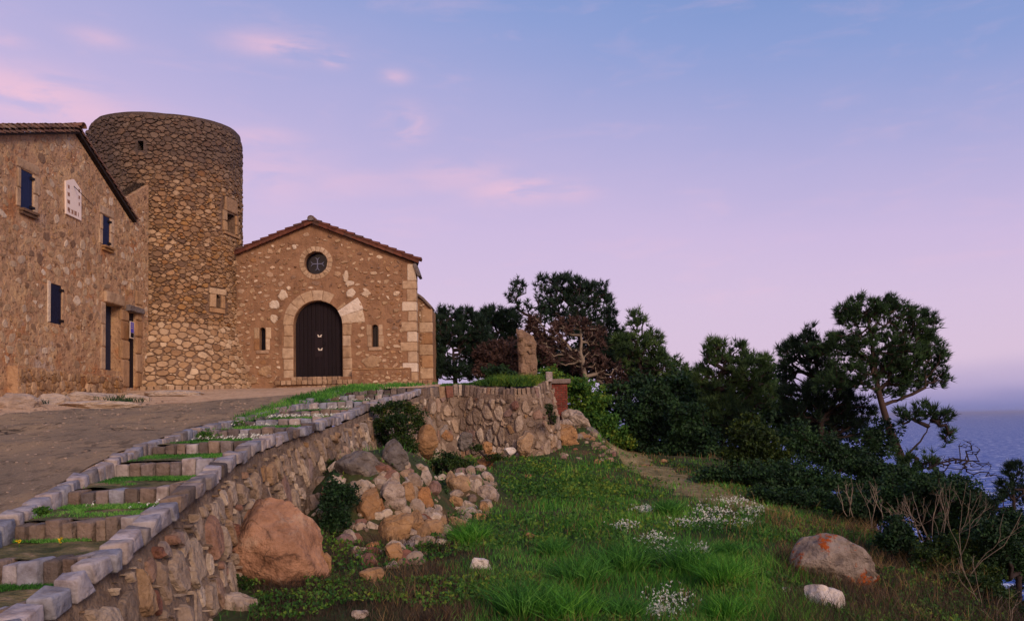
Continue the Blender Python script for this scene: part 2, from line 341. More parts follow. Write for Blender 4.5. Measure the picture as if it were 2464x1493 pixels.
M['flower_y'] = leaf_mat('yellow_petals', ['D8B41C', 'E8C82A'], .3)

def ground_mat(name, f):
    m = bpy.data.materials.new(name); m.use_nodes = True; n = NT(m.node_tree); v = n.n('ShaderNodeTexCoord').outputs['Object']
    c, h, s = f(n, v)
    bp = n.n('ShaderNodeBump', {'Strength': s, 'Distance': .05, 'Height': h})
    b = n.n('ShaderNodeBsdfPrincipled', {'Base Color': c, 'Roughness': .95, 'Specular IOR Level': .15, 'Normal': bp.outputs[0]})
    n.n('ShaderNodeOutputMaterial', {0: b.outputs[0]}); return m
def f_soil(n, v):
    a = n.noise(v, 1.3, 5, .65); b = n.noise(v, 14, 5, .7)
    c = n.ramp(a, [(.3, lin('2C3A20')), (.52, lin('3C4628')), (.64, lin('5A4A34')), (.8, lin('7A6044'))])
    c = n.mix(n.smooth(b, .4, .7, 0, .5), c, lin('3A2C20')); return c, b, .8
def f_dirt(n, v):
    a = n.noise(v, .9, 5, .65); b = n.noise(v, 9, 6, .7)
    c = n.ramp(a, [(.3, lin('B49272')), (.5, lin('C8A888')), (.7, lin('A88262'))])
    return n.mix(n.smooth(b, .45, .7, 0, .5), c, lin('7A5A44')), b, .8
def f_road(n, v):
    vs = n.scaled(v, (1, .45, 1)); a = n.noise(vs, .8, 6, .72); b = n.noise(v, 26, 5, .75); g = n.noise(vs, 5, 6, .75)
    c = n.ramp(a, [(.3, lin('7A6C5C')), (.48, lin('94806A')), (.62, lin('A88E70')), (.75, lin('857462'))])
    c = n.mix(n.smooth(b, .52, .72, 0, .7), c, lin('BBA68C')); c = n.mix(n.smooth(g, .5, .66, 0, .7), c, lin('4E443A'))
    wv = n.n('ShaderNodeVectorMath', {0: n.scaled(v, (.42, .2, .2)), 1: n.n('ShaderNodeTexNoise', {'Vector': v, 'Scale': .8, 'Detail': 5.0}).outputs[1]}, operation='ADD').outputs[0]
    vo = n.n('ShaderNodeTexVoronoi', {'Vector': wv, 'Scale': 1.0}, feature='DISTANCE_TO_EDGE').outputs[0]
    crack = n.math('MULTIPLY', n.smooth(vo, .0, .016, 1, 0), n.smooth(n.noise(v, .5, 2), .5, .56))
    c = n.mix(n.math('MULTIPLY', crack, .9), c, lin('2A2320'))
    return c, n.math('SUBTRACT', n.math('ADD', b, n.math('MULTIPLY', g, 1.6)), crack), 1.0
def f_tread(n, v):
    a = n.noise(v, 3, 5, .7); b = n.noise(v, 22, 4)
    return n.mix(n.smooth(b, .5, .7, 0, .5), n.ramp(a, [(.38, lin('3E4428')), (.54, lin('6E6444')), (.7, lin('9A8266'))]), lin('4A382A')), b, .8
M['soil'] = ground_mat('soil', f_soil); M['dirt'] = ground_mat('dirt', f_dirt); M['road'] = ground_mat('road', f_road); M['tread'] = ground_mat('tread', f_tread)
def f_path(n, v):
    a = n.noise(v, 2.2, 5, .7); b = n.noise(v, 12, 5, .7)
    c = n.ramp(a, [(.35, lin('5C5638')), (.5, lin('82744E')), (.65, lin('9C8A66'))]); return n.mix(n.smooth(b, .5, .7, 0, .6), c, lin('4E4430')), b, .8
M['dirt_path'] = ground_mat('dirt_path', f_path)
def sea_mat():
    m = bpy.data.materials.new('sea'); m.use_nodes = True; n = NT(m.node_tree); v = n.n('ShaderNodeTexCoord').outputs['Object']
    a = n.noise(n.scaled(v, (.05, .09, 1)), 1, 6, .65); f = n.noise(n.scaled(v, (.06, .14, 1)), 1.3, 6, .7)
    y = n.n('ShaderNodeSeparateXYZ', {0: v}).outputs[1]
    foam = n.math('MULTIPLY', n.smooth(f, .52, .6), n.smooth(y, 420, 260))
    c = n.mix(foam, lin('2C529C'), lin('C4CCE0'))
    bp = n.n('ShaderNodeBump', {'Strength': .12, 'Distance': 1.0, 'Height': a})
    b = n.n('ShaderNodeBsdfPrincipled', {'Base Color': c, 'Roughness': .5, 'IOR': 1.33, 'Specular IOR Level': .1, 'Normal': bp.outputs[0]})
    n.n('ShaderNodeOutputMaterial', {0: b.outputs[0]}); return m
M['sea'] = sea_mat()
M['fascia'] = plain_mat('dark_fascia', '2A2220', .9)
M['gravel'] = stone_mat('road_gravel', ['8A7868', '9C8A7A', 'A89480', '75665A'], mott=.3)

# ------------------------------------------------------------------ measured stair line
#        depth, left px, right px (front lip of every step)
LIPS = [(5.0, (-210, 1500), (15, 1465)), (5.9, (-110, 1360), (213, 1341)), (6.9, (15, 1262), (331, 1242)), (8.1, (162, 1183), (441, 1165)),
        (9.6, (272, 1115), (525, 1102)), (11.2, (356, 1073), (606, 1058)), (13.2, (460, 1038), (717, 1024)), (15.2, (584, 1011), (794, 1002)),
        (17.0, (670, 990), (853, 982)), (18.8, (737, 969), (914, 960)), (20.5, (802, 952), (976, 947)), (22.2, (827, 938), (1014, 931))]
SY, SXL, SXR, SZ = [], [], [], []
for Yd, l, r in LIPS:
    a, b = U(*l, Yd), U(*r, Yd); SY.append(Yd); SXL.append(a[0]); SXR.append(b[0]); SZ.append((a[2]+b[2])/2)
SY, SXL, SXR, SZ = map(np.array, (SY, SXL, SXR, SZ))
SXL = np.convolve(np.r_[SXL[0], SXL, SXL[-1]], [.25, .5, .25], 'valid')
XL = lambda Y: np.interp(Y, np.r_[1, SY], np.r_[SXL[0]+.9, SXL])
XR = lambda Y: np.interp(Y, np.r_[1, SY], np.r_[SXR[0]+.5, SXR])
ZS = lambda Y: np.interp(Y, np.r_[-5, 1, SY, 31, 60], np.r_[-2.2, -1.75, SZ, 1.55, 1.6])
def sst(a, b, x):
    t = np.clip((np.asarray(x, float)-a)/(b-a), 0, 1); return t*t*(3-2*t)
# house wall plane
HA = R(1.3); HD = np.array([math.sin(HA), math.cos(HA), 0]); HN = np.array([math.cos(HA), -math.sin(HA), 0])
HO = U(350, 935, 28.0); HO[2] = 0
def hmap(u, v, h):
    u, v, h = np.broadcast_arrays(np.asarray(u, float), np.asarray(v, float), np.asarray(h, float))
    return HO + u[..., None]*HD + v[..., None]*Z_ + h[..., None]*HN
def hp(x, y, off=0.0):
    d = ray(x, y); t = HN.dot(HO + HN*off)/HN.dot(d); p = d*t - HO; return p.dot(HD), p[2]
_b0, _b1 = hp(40, 958), hp(330, 937)
ZH = lambda Y: np.interp(Y, [0, 10, 10+0*1, HO[1]+_b0[0], HO[1]+_b1[0], 32, 60], [-.6, .1, .1, _b0[1]-.03, _b1[1]-.03, 1.5, 1.6])
def zup(X, Y):
    X = np.asarray(X, float); Y = np.asarray(Y, float)
    t = sst(0, 7.2, XL(np.minimum(Y, 22.2)) - X)
    z = ZS(Y)*(1-t) + ZH(Y)*t
    z = z + .035*fbm(X*.9, Y*.9) - np.maximum(Y-44, 0)*.35
    return z
# terrace front line (outer edge of coping)
TER = [U(1014+33, 931, 22.3)]; TER += [U(1110, 925, 22.8), U(1190, 935, 22.2), U(1245, 935, 21.8), U(1290, 932, 21.9), U(1325, 912, 23.0)]
TER = np.array(TER); TER = np.vstack([TER, TER[-1] + [.12, 3, .2], TER[-1] + [.2, 8, .4]])
OUT = .19
PATHY = np.r_[SY[:-1], 21.9]
path = [np.array([XR(y)+OUT, y, ZS(y)+.03]) for y in np.r_[3.2, 4.1, SY[:-1], 21.4]] + list(TER[:])
path = np.array(path)
seg = np.linalg.norm(np.diff(path[:, :2], axis=0), axis=1); SL = np.r_[0, np.cumsum(seg)]
def wp(s):
    s = np.asarray(s, float); return np.stack([np.interp(s, SL, path[:, i]) for i in range(3)], -1)
def wn(s):
    a, b = wp(np.asarray(s)-.35), wp(np.asarray(s)+.35); d = b-a; d[..., 2] = 0; d = nrm(d)
    return np.stack([d[..., 1], -d[..., 0], 0*d[..., 0]], -1)
EDGE = lambda Y: np.interp(Y, [0, 8, 11.5, 15.5, 20, 30, 45], [4.3, 4.9, 5.8, 6.0, 6.6, 9.5, 12])
def MOUND(X, Y):
    return np.maximum(1.25*np.exp(-((((X+2.5)/1.2)**2+((Y-14.3)/2.1)**2)**2)), .62*np.exp(-((((X+.9)/.75)**2+((Y-16.2)/1.3)**2)**2)))
def zlow(X, Y):
    X = np.asarray(X, float); Y = np.asarray(Y, float)
    base = -2.03 + .045*(np.clip(Y, 0, 30)-8)
    base = base + .45*np.exp(-((X-.3)/2.2)**2)*sst(16, 22, Y)*sst(30, 24, Y)
    base = base + .9*np.exp(-((X-2.2)/1.1)**2 - ((Y-25)/2.2)**2)
    xw = XR(np.minimum(Y, 22.2))+.3
    bank = .95*np.exp(-(np.maximum(X-xw, 0)/1.7)**2)*sst(12.5, 15.5, Y)*sst(23, 18, Y)
    bank = bank*.55 + .12*np.exp(-np.maximum(X-xw, 0)/.8)*sst(5, 8, Y)
    bank = np.maximum(bank, MOUND(X, Y))
    z = base + bank + .07*fbm(X*.7, Y*.7) + .02*fbm(X*4, Y*4)
    edge = EDGE(Y)
    t = np.maximum(X-edge, 0); z = z - (np.sqrt(t*t+1.2)-math.sqrt(1.2))*.85 - .22*np.maximum(X-edge+1.6, 0)*(X-edge < 0) - .352*(X-edge >= 0)
    z = z - np.maximum(Y-33, 0)*.45 - .05*np.maximum(Y-31, 0)
    return np.maximum(z, -75)
def hit(px, py, f, y0=3.5, y1=60, dz=0.0):
    d = ray(px, py)
    for ya, yb in ((y0, 12), (12, 26), (26, y1)):
        Y = np.arange(max(ya, y0), yb, .05)
        if len(Y) == 0: continue
        ok_ = d[2]*Y/d[1]-dz <= f(d[0]*Y/d[1], Y)
        if ok_.any(): y = Y[np.argmax(ok_)]; return d*(y/d[1])
    return d*(y1/d[1])
GL = lambda px, py: hit(px, py, zlow)

# ------------------------------------------------------------------ ground sheets
def grid(xs, ys, zf, xfun=None):
    Xg, Yg = np.meshgrid(xs, ys)
    if xfun is not None: Xg = xfun(Xg, Yg)
    V = np.stack([Xg, Yg, zf(Xg, Yg)], -1).reshape(-1, 3); nx, ny = len(xs), len(ys)
    i = np.arange((ny-1)*(nx-1)); a = (i//(nx-1))*nx + i % (nx-1)
    return V, np.stack([a, a+1, a+nx+1, a+nx], 1)
def sheet(name, V, Fq, mat, kind='structure'):
    c = V.mean(0); o = bpy.data.objects.new(name, trimesh(name, (V-c, Fq), mat, True)); o.location = c; COL.objects.link(o); o['kind'] = kind; return o
ys = np.r_[-8, 0, 3, np.arange(5, 20, .2), np.arange(20, 45, .5), np.arange(45, 200, 8)]
xs = np.r_[-60, -30, -15, np.arange(-6, 12, .2), np.arange(12, 30, .8), np.arange(30, 190, 8)]
sheet('grassy_ground', *grid(xs, ys, lambda X, Y: np.where(X < XR(np.minimum(Y, 22.2))-.1, np.minimum(zlow(X, Y), zup(X, Y)-.9), zlow(X, Y))), M['soil'])
sheet('sea', *grid(np.r_[-60000, -5000, 0, 5000, 60000], np.r_[-2000, 100, 3000, 60000], lambda X, Y: X*0-58.0), M['sea'])
pc = [U(1490, 1078, 27.5), U(1530, 1100, 22.5), U(1590, 1122, 19.8), U(1650, 1145, 18.2), U(1700, 1172, 16.6), U(1765, 1190, 15.4), U(1850, 1205, 14.6)]
pcy = np.array([p[1] for p in pc])[::-1]; pcx = np.array([p[0] for p in pc])[::-1]
PATHX = lambda Y: np.interp(Y, pcy, pcx)
def pathness(X, Y): return sst(.95, .45, np.abs(X-PATHX(Y))+.2*vn(X*2.2, Y*1.6))*sst(14.2, 15, Y)*sst(29, 27, Y)
V, Fq = grid(np.linspace(-1, 1, 12), np.arange(14.4, 28, .2), lambda T, Y: T*0); Yp = V[:, 1].copy(); Tp = V[:, 0].copy()
V[:, 0] = PATHX(Yp)+Tp*(.75+.25*vn(Yp*1.5, Tp*0+2.0)); V[:, 2] = zlow(V[:, 0], Yp)+.035-.07*Tp**4; sheet('path', V, Fq, M['dirt_path'])
# upper terrain, row by row
ys = np.r_[np.arange(1, 23.3, .3), 23.3, np.arange(23.6, 48, .4)]
tt = 1-np.linspace(0, 1, 90)**1.6
def xfun(T, Y):
    xr = np.where(Y < 23.31, XL(np.minimum(Y, 22.2))-.12, np.interp(Y, [23.3, 34, 50], [TER[5][0]-.12, TER[5][0]+.4, TER[5][0]+.5])); return xr + (1-T)*(-34-xr)
sheet('dirt_ground', *grid(tt[::-1], ys, zup, xfun), M['dirt'])
fy = lambda X: np.interp(X, TER[:6, 0], TER[:6, 1])+.12
xs = np.linspace(XL(22.2)-.12, TER[5][0]-.12, 60); T = np.linspace(0, 1, 10)
def yl(X): return np.maximum(22.2+.1, np.where(X < TER[0, 0], 22.3, fy(X)))
Xg, Tg = np.meshgrid(xs, T); Yg = np.minimum(yl(Xg), 23.28)*(1-Tg)+23.3*Tg
V = np.stack([Xg, Yg, zup(Xg, Yg)], -1).reshape(-1, 3); i = np.arange(9*59); a = (i//59)*60+i % 59
sheet('terrace_ground', V, np.stack([a, a+1, a+61, a+60], 1), M['dirt'])
# asphalt
def zr(X, Y): return zup(X, Y)+.022
bpx = [(-300, 1050), (0, 1000), (130, 990), (260, 984), (420, 972), (560, 962), (700, 951), (800, 943)]
bp = np.array([hit(x, y, zup, 4) for x, y in bpx]); bp = bp[np.argsort(bp[:, 1])]
ys = np.arange(1.5, bp[-1, 1], .25)
def xroad(T, Y):
    xr = XL(np.minimum(Y, 22.2))-.14; xb = np.minimum(np.interp(Y, np.r_[0, bp[:, 1]], np.r_[bp[0, 0], bp[:, 0]]) + .22*fbm(Y*1.3, 3.3), xr-.02); return xb + T*(xr-xb)
sheet('road', *grid(np.linspace(0, 1, 40), ys, zr, xroad), M['road'])

hz = bpy.data.materials.new('haze'); hz.use_nodes = True; n = NT(hz.node_tree)
pv = n.n('ShaderNodeVolumePrincipled', {'Color': (.46, .5, .78, 1), 'Density': 1/12000, 'Anisotropy': 0.0}); n.n('ShaderNodeOutputMaterial', {1: pv.outputs[0]})
hv, hf = box(-61000, 61000, -2500, 61000, -80, 14); hm = mesh('haze', hv, hf, hz); ho = bpy.data.objects.new('haze', hm); COL.objects.link(ho); ho['kind'] = 'stuff'
# ------------------------------------------------------------------ rubble masonry
def clip(poly, nx, ny, c):
    out = []; n = len(poly)
    for i in range(n):
        p, q = poly[i], poly[(i+1) % n]; dp, dq = nx*p[0]+ny*p[1]-c, nx*q[0]+ny*q[1]-c
        if dp <= 0: out.append(p)
        if (dp < 0) != (dq < 0) and dp != dq:
            t = dp/(dp-dq); out.append((p[0]+t*(q[0]-p[0]), p[1]+t*(q[1]-p[1])))
    return out
def cells(u0, u1, v0, v1, rmin, rmax, skew, aniso, ok, dens=1.0):
    """packed seeds of mixed size (largest first, to saturation) and their power diagram in (u, v)"""
    W_, H_ = u1-u0, (v1-v0)*aniso; g = rmin*.45; nx, ny = int(W_/g)+1, int(H_/g)+1
    gx, gy = np.meshgrid(u0+(np.arange(nx)+.5)*g, v0*aniso+(np.arange(ny)+.5)*g)
    okm = ok(gx, gy/aniso); D = np.where(okm, 9.0, -1.0); S = []
    D = np.minimum(D, np.minimum(np.minimum(gx-u0, u1-gx), np.minimum(gy-v0*aniso, v1*aniso-gy))+rmin*.3)
    nb = np.zeros_like(okm); nb[1:] |= okm[:-1]; nb[:-1] |= okm[1:]; nb[:, 1:] |= okm[:, :-1]; nb[:, :-1] |= okm[:, 1:]
    w_ = int(rmax/g)+2
    for iy, ix in np.argwhere(nb & ~okm):
        a0, a1, b0, b1 = max(iy-w_, 0), iy+w_+1, max(ix-w_, 0), ix+w_+1
        D[a0:a1, b0:b1] = np.minimum(D[a0:a1, b0:b1], np.hypot(gx[a0:a1, b0:b1]-gx[iy, ix], gy[a0:a1, b0:b1]-gy[iy, ix])+rmin*.3)
    mean = (rmin+(rmax-rmin)*.3)**2*3.3; N = int(W_*H_/mean*1.2*dens)+8
    rs = np.sort(rmin+(rmax-rmin)*rng.random(N)**(1/max(skew, .05)))[::-1]
    rs = np.r_[rs, np.full(int(W_*H_/(rmin*rmin*3)), rmin)]; miss = 0
    for r in rs:
        fr = np.flatnonzero(D.ravel() > .84*r)
        if len(fr) == 0:
            miss += 1
            if r <= rmin: break
            continue
        q = fr[rng.integers(len(fr))]; iy, ix = divmod(q, nx); x = gx[iy, ix]+(rng.random()-.5)*g; y = gy[iy, ix]+(rng.random()-.5)*g
        S.append((x, y, r)); w_ = int((r+rmax*1.1)/g)+2; a0, a1, b0, b1 = max(iy-w_, 0), iy+w_+1, max(ix-w_, 0), ix+w_+1
        D[a0:a1, b0:b1] = np.minimum(D[a0:a1, b0:b1], np.hypot(gx[a0:a1, b0:b1]-x, gy[a0:a1, b0:b1]-y)-.84*r)
    S = np.array(S); n = len(S)
    S = S[:n]; res = []
    for i in range(n):
        x, y, r = S[i]; d = np.hypot(S[:, 0]-x, S[:, 1]-y); order = np.argsort(d)[1:22]; b = r*1.7
        poly = [(x-b, y-b), (x+b, y-b), (x+b, y+b), (x-b, y+b)]
        for j in order:
            D = d[j]; nx, ny = (S[j, 0]-x)/D, (S[j, 1]-y)/D; t = .5*D + (r*r-S[j, 2]**2)/(2*D)
            poly = clip(poly, nx, ny, nx*x+ny*y+t)
            if len(poly) < 3: break
        for cl_ in ((-1, 0, -u0), (1, 0, u1), (0, -1, -v0*aniso), (0, 1, v1*aniso)):
            if len(poly) >= 3: poly = clip(poly, *cl_)
        if len(poly) >= 3: res.append((x, y/aniso, r, [(p[0], p[1]/aniso) for p in poly]))
    return res
def stone_geo(poly, gap, H, mapf, rj=.05, k=10, lobes=.0):
    P = np.array(poly); c = P.mean(0)
    L = np.linalg.norm(np.roll(P, -1, 0)-P, axis=1); keep = L > .14*L.sum()/len(L)*2; P = P[keep] if keep.sum() >= 4 else P
    if len(P) > 6: P = P[np.sort(np.argsort(-np.linalg.norm(np.roll(P, -1, 0)-P, axis=1))[:6])]
    nx_, pv = np.roll(P, -1, 0), np.roll(P, 1, 0); f = (.10+.22*rng.random((len(P), 1))); B = np.empty((2*len(P), 2)); B[0::2] = P+(pv-P)*f; B[1::2] = P+(nx_-P)*f; k = len(B)
    d = B-c; rr = np.hypot(*d.T)[:, None]+1e-6
    B = c + d/rr*np.maximum(rr-gap, rr*.5)*(1+rj*rng.normal(size=(k, 1)))
    if lobes:
        a_ = rng.random()*math.pi; e_ = np.array([math.cos(a_), math.sin(a_)]); B = c+(B-c)-np.outer((B-c) @ e_, e_)*lobes*rng.random(); B += rng.normal(size=B.shape)*rr.mean()*.06
    t1, t2 = rng.normal(size=2)*.11; R_ = np.abs(B-c).max()
    def ring(f, h, j=0):
        b = c+(B-c)*f+rng.normal(size=(k, 2))*j*R_; hh = h*(1+(t1*(b[:, 0]-c[0])+t2*(b[:, 1]-c[1]))/(R_+1e-6)+j*3*rng.normal(size=k)); return mapf(b[:, 0], b[:, 1], hh)
    V = [ring(1.03, -.02), ring(.97, H*.6), ring(.80, H, .035)]
    cc = c + rng.normal(size=2)*R_*.15
    V.append(mapf(cc[:1], cc[1:], np.array([H*(1.08+rng.normal()*.15)])))
    V = np.vstack(V); Fc = []
    for a in (0, 1): Fc += [[a*k+j, a*k+(j+1) % k, (a+1)*k+(j+1) % k, (a+1)*k+j] for j in range(k)]
    Fc += [[2*k+j, 2*k+(j+1) % k, 3*k] for j in range(k)]
    return V, Fc
def masonry(th, parent, mapf, reg, rmin, rmax, skew, aniso, ok, mat, gap=.015, H=.035, keep=1.0, name='stone', stuff='small_stones', cap=300, okpoly=None, dens=1.0, Hvar=.4, shrink=0.0, k=10):
    st = []
    for (x, y, r, poly) in cells(*reg, rmin, rmax, skew, aniso, ok, dens):
        kp = keep(x, y) if callable(keep) else keep
        if rng.random() > kp: continue
        pa = np.array(poly)
        if okpoly is not None:
            ct = pa.mean(0)
            for _ in range(5):
                bad = ~okpoly(pa[:, 0], pa[:, 1])
                if not bad.any(): break
                pa[bad] = ct+(pa[bad]-ct)*.75
            if bad.any(): continue
            poly = [tuple(q) for q in pa]
        sh = shrink(x, y) if callable(shrink) else shrink
        g = gap + sh*r*rng.random()
        V, Fc = stone_geo(poly, g, H*(1+Hvar*rng.normal()*.7) if H > 0 else H, mapf, k=k, lobes=.55 if sh else .15)
        c = V.mean(0); ar = (pa[:, 0].max()-pa[:, 0].min())*(pa[:, 1].max()-pa[:, 1].min()) / (c.dot(c)+1)
        st.append((ar, V, Fc))
    st.sort(key=lambda q: -q[0])
    for ar, V, Fc in st[:cap]: th.part(name, V, Fc, mat, parent)
    if st[cap:]: V, Fc = join([(v, f) for _, v, f in st[cap:]]); th.part(stuff, V, Fc, mat, parent, kind='stuff')
    return len(st)
def panel(outer, holes, mapf, depth=.3, h0=0.0):
    """flat wall face with real openings: front face plus reveals going back"""
    loops = [[Vector((p[0], p[1], 0)) for p in outer]] + [[Vector((p[0], p[1], 0)) for p in h] for h in holes]
    tri = tessellate_polygon(loops); P = np.array([(p.x, p.y) for l in loops for p in l])
    V = [mapf(P[:, 0], P[:, 1], P[:, 0]*0+h0)]; Fc = []
    for t in tri:
        a, b, c = P[t[0]], P[t[1]], P[t[2]]
        Fc.append(list(t) if (b[0]-a[0])*(c[1]-a[1])-(b[1]-a[1])*(c[0]-a[0]) > 0 else list(t)[::-1])
    V.append(mapf(P[:, 0], P[:, 1], P[:, 0]*0+h0-depth)); n = len(P); o = 0
    for l in loops:
        m = len(l)
        for i in range(m): Fc.append([o+i, o+(i+1) % m, n+o+(i+1) % m, n+o+i])
        o += m
    return np.vstack(V), Fc
def inrect(u, v, r, m=0.0): return (u > r[0]-m) & (u < r[1]+m) & (v > r[2]-m) & (v < r[3]+m)
def rect_loop(r): return [(r[0], r[2]), (r[1], r[2]), (r[1], r[3]), (r[0], r[3])]
def in_poly(u, v, poly):
    u = np.asarray(u); v = np.asarray(v); r = np.zeros(u.shape, bool); n = len(poly)
    for i in range(n):
        x1, y1 = poly[i]; x2, y2 = poly[(i+1) % n]
        c = ((y1 > v) != (y2 > v)) & (u < (x2-x1)*(v-y1)/((y2-y1) or 1e-9)+x1); r ^= c
    return r
def dressed(th, name, u0, u1, v0, v1, mapf, h=.04, mat=None, parent=None, label=None, n=2, jit=.04, rnd=.1, back=.1):
    n = 3; V, Fc = cube_tpl(n); d = np.array([(u1-u0)/2, (v1-v0)/2, (h+back)/2]); mm = min(d[0], d[1]); r = min(mm*.25, .03)+mm*rnd*.5; r = min(r, mm*.6, d[2]*.8)
    s_ = np.abs(V) > .9; q = np.sign(V)*(d-r); p = (q+nrm(s_*np.sign(V))*r)/d; s = rng.random(3)*90
    p = p + jit*1.3*np.stack([vn(p[:, 0]*1.3+s[0], p[:, 1]*1.3+s[1]+9*i, p[:, 2]*1.3+s[2]) for i in range(3)], 1)
    g = .006
    VV = mapf((u0+u1)/2+p[:, 0]*((u1-u0)/2-g), (v0+v1)/2+p[:, 1]*((v1-v0)/2-g), (h-back)/2+p[:, 2]*(h+back)/2)
    return th.part(name, VV, Fc, mat or M['dressed'], parent, label=label)

# ------------------------------------------------------------------ HOUSE (left)
house = Thing('stone_house', 'old stone farmhouse gable with blue shutters, a white sundial and a clay tiled roof', 'house', HO + Z_*1.0 - HN*.3)
H_apex, H_right = hp(180, 322), hp(315, 532)
uL = H_apex[0]-6.0; slopeL = (H_apex[1]-hp(0, 326)[1])/(H_apex[0]-hp(0, 326)[0])
e1, e2_ = hp(357, 445), hp(296, 478)
uE = hp(357, 700)[0]
outer = [(uL, -.8), (uE, -.8), (uE, e1[1]), (e2_[0]+.25, H_right[1]+.75), (H_right[0], H_right[1]), H_apex, (uL, H_apex[1]-slopeL*6.0)]
def hrect(xl, xr, yt, yb):   # left/right px, top/bottom px at left side
    a, b = hp(xl, yt), hp(xl, yb); c = hp(xr, yt); return (a[0], c[0], b[1], a[1])
W1, W2, W3 = hrect(50, 79.6, 405, 499), hrect(247, 264.5, 516, 588), hrect(121.5, 149, 680, 776)
D1 = hrect(254, 291, 727, 889); D1 = (D1[0], D1[1], D1[2], D1[3])
D2 = hrect(309, 325, 750, 932)
SD = [hp(155, 435), hp(174, 431), hp(192, 458), hp(192, 531), hp(156, 514)]
holes = [rect_loop(r)[::-1] for r in (W1, W2, W3, D1, D2)]
V, Fc = panel(outer, holes, hmap, .45); hw = house.part('wall', V, Fc, M['house_mortar'])
ub, ut = (uL, uE), hp(30, 895)[1]
PL = (hp(18, 900)[0], hp(276, 900)[0], .2, hp(150, 893)[1])     # projecting plinth
frames = [(W1[0]-.22, W1[1]+.3, W1[2]-.2, W1[3]+.35), (W2[0]-.25, W2[1]+.25, W2[2]-.18, W2[3]+.3), (W3[0]-.18, W3[1]+.1, W3[2]-.02, W3[3]+.12),
          (D1[0]-.32, D2[1]+.5, D1[2]-1.2, D1[3]+.35), (PL[0], PL[1]+.1, -1, PL[3]-.02)]
sdb = (SD[0][0]-.05, SD[2][0]+.05, SD[4][1]-.25, SD[1][1]+.02)
def hok(u, v):
    r = in_poly(u, v, outer)
    for f in frames: r &= ~inrect(u, v, f)
    return r & ~inrect(u, v, sdb) & (v > .3)
dense_r = lambda u, v: .92 if (u > H_right[0]-.9) else (.5 if v < 3.2 and u > W3[0] else .78)
masonry(house, hw, hmap, (uL+2.2, uE, .3, H_apex[1]), .05, .23, .30, 1.1, hok, M['house_stone'], gap=.008, H=.014, keep=lambda u, v: min(1, dense_r(u, v)*1.15), okpoly=hok, shrink=.35)
# plinth
plm = lambda u, v, h: hmap(u, v, np.asarray(h)+.28)
V, Fc = box(PL[0], PL[1], -.8, PL[3], -.4, .0, lambda a, b, c: plm(a, b, c)); plinth = house.part('plinth', V, Fc, M['house_mortar'])
pok = lambda u, v: (u > PL[0]+.03) & (u < PL[1]-.03) & (v > .45) & (v < PL[3]-.03)
masonry(house, plinth, plm, (PL[0], PL[1], .45, PL[3]), .05, .17, .4, .85, pok, M['tower_stone'], gap=.008, H=.045, okpoly=pok, dens=1.3)
# windows with painted shutters
def shutter(Wr, mat, sill=True, hinges=True):
    fr = house.part('window', *box(Wr[0], Wr[1], Wr[2], Wr[3], -.24, -.2, hmap), M['dark'])
    n = 5; wd = (Wr[1]-Wr[0]-.02)/n
    sh = house.part('shutter', *box(Wr[0]+.01, Wr[1]-.01, Wr[2]+.01, Wr[3]-.01, -.06, -.03, hmap), mat)
    for i in range(n): house.part('plank', *box(Wr[0]+.012+i*wd, Wr[0]+.004+(i+1)*wd, Wr[2]+.012, Wr[3]-.012, -.03, -.018, hmap), mat, sh)
    if hinges:
        for vv in (Wr[2]+.12, Wr[3]-.14):
            house.part('hinge', *box(Wr[1]-.12, Wr[1]+.07, vv-.035, vv+.035, -.015, .03, hmap), M['iron'], sh)
    if sill:
        for k in range(2): dressed(house, 'sill', Wr[0]-.06, Wr[1]+.12, Wr[2]-.1-.09*k, Wr[2]-.01-.09*k, hmap, .14-.05*k, M['tower_stone'])
shutter(W1, M['blue']); shutter(W2, M['blue']); shutter(W3, M['dark_blue'], False, True)
for Wr, l, r_ in ((W1, .2, .28), (W2, .22, .24)):
    dressed(house, 'lintel', Wr[0]-l, Wr[1]+r_*.9, Wr[3]+.01, Wr[3]+.3, hmap, .03, M['dressed'])
    hh = (Wr[3]-Wr[2])/2
    for k in range(2):
        dressed(house, 'jamb_stone', Wr[0]-l*(1-.3*k), Wr[0]-.004, Wr[2]+k*hh, Wr[2]+(k+1)*hh-.01, hmap, .03, M['dressed'])
        dressed(house, 'jamb_stone', Wr[1]+.004, Wr[1]+r_*(.8+.25*k), Wr[2]+k*hh, Wr[2]+(k+1)*hh-.01, hmap, .03, M['dressed'])
dressed(house, 'jamb_stone', W3[0]-.16, W3[0]-.004, W3[2], W3[3]+.05, hmap, .03, M['pale_stone'])
dressed(house, 'jamb_stone', W3[1]+.004, W3[1]+.07, W3[2]+.3, W3[3]-.05, hmap, .02, M['dressed'])
# doors
dleaf = house.part('door', *box(D1[0], D1[1], D1[2]-.05, D1[3], -.42, -.37, hmap), M['slate_blue'], label='slate blue boarded door in the left opening')
for i in range(4):
    a = D1[0]+(D1[1]-D1[0])*i/4; house.part('plank', *box(a+.006, a+(D1[1]-D1[0])/4-.006, D1[2], D1[3]-.01, -.37, -.35, hmap), M['slate_blue'], dleaf)
dressed(house, 'lintel', D1[0]-.12, D1[1]+.1, D1[3]+.0, D1[3]+.38, hmap, .1, M['dressed'], n=3)
for k in range(3):
    hh = (D1[3]-D1[2])/3; dressed(house, 'jamb_stone', D1[0]-.3+.05*(k % 2), D1[0]-.004, D1[2]+k*hh, D1[2]+(k+1)*hh, hmap, .03, M['dressed'])
dk = house.part('door', *box(D2[0], D2[1], D2[2]-.3, D2[3], -.12, -.08, hmap), M['dark'], label='dark plank leaf added for the shade of the deep gap between the stone pillars')  # added leaf, nearly flush: its dark colour stands for the unlit passage
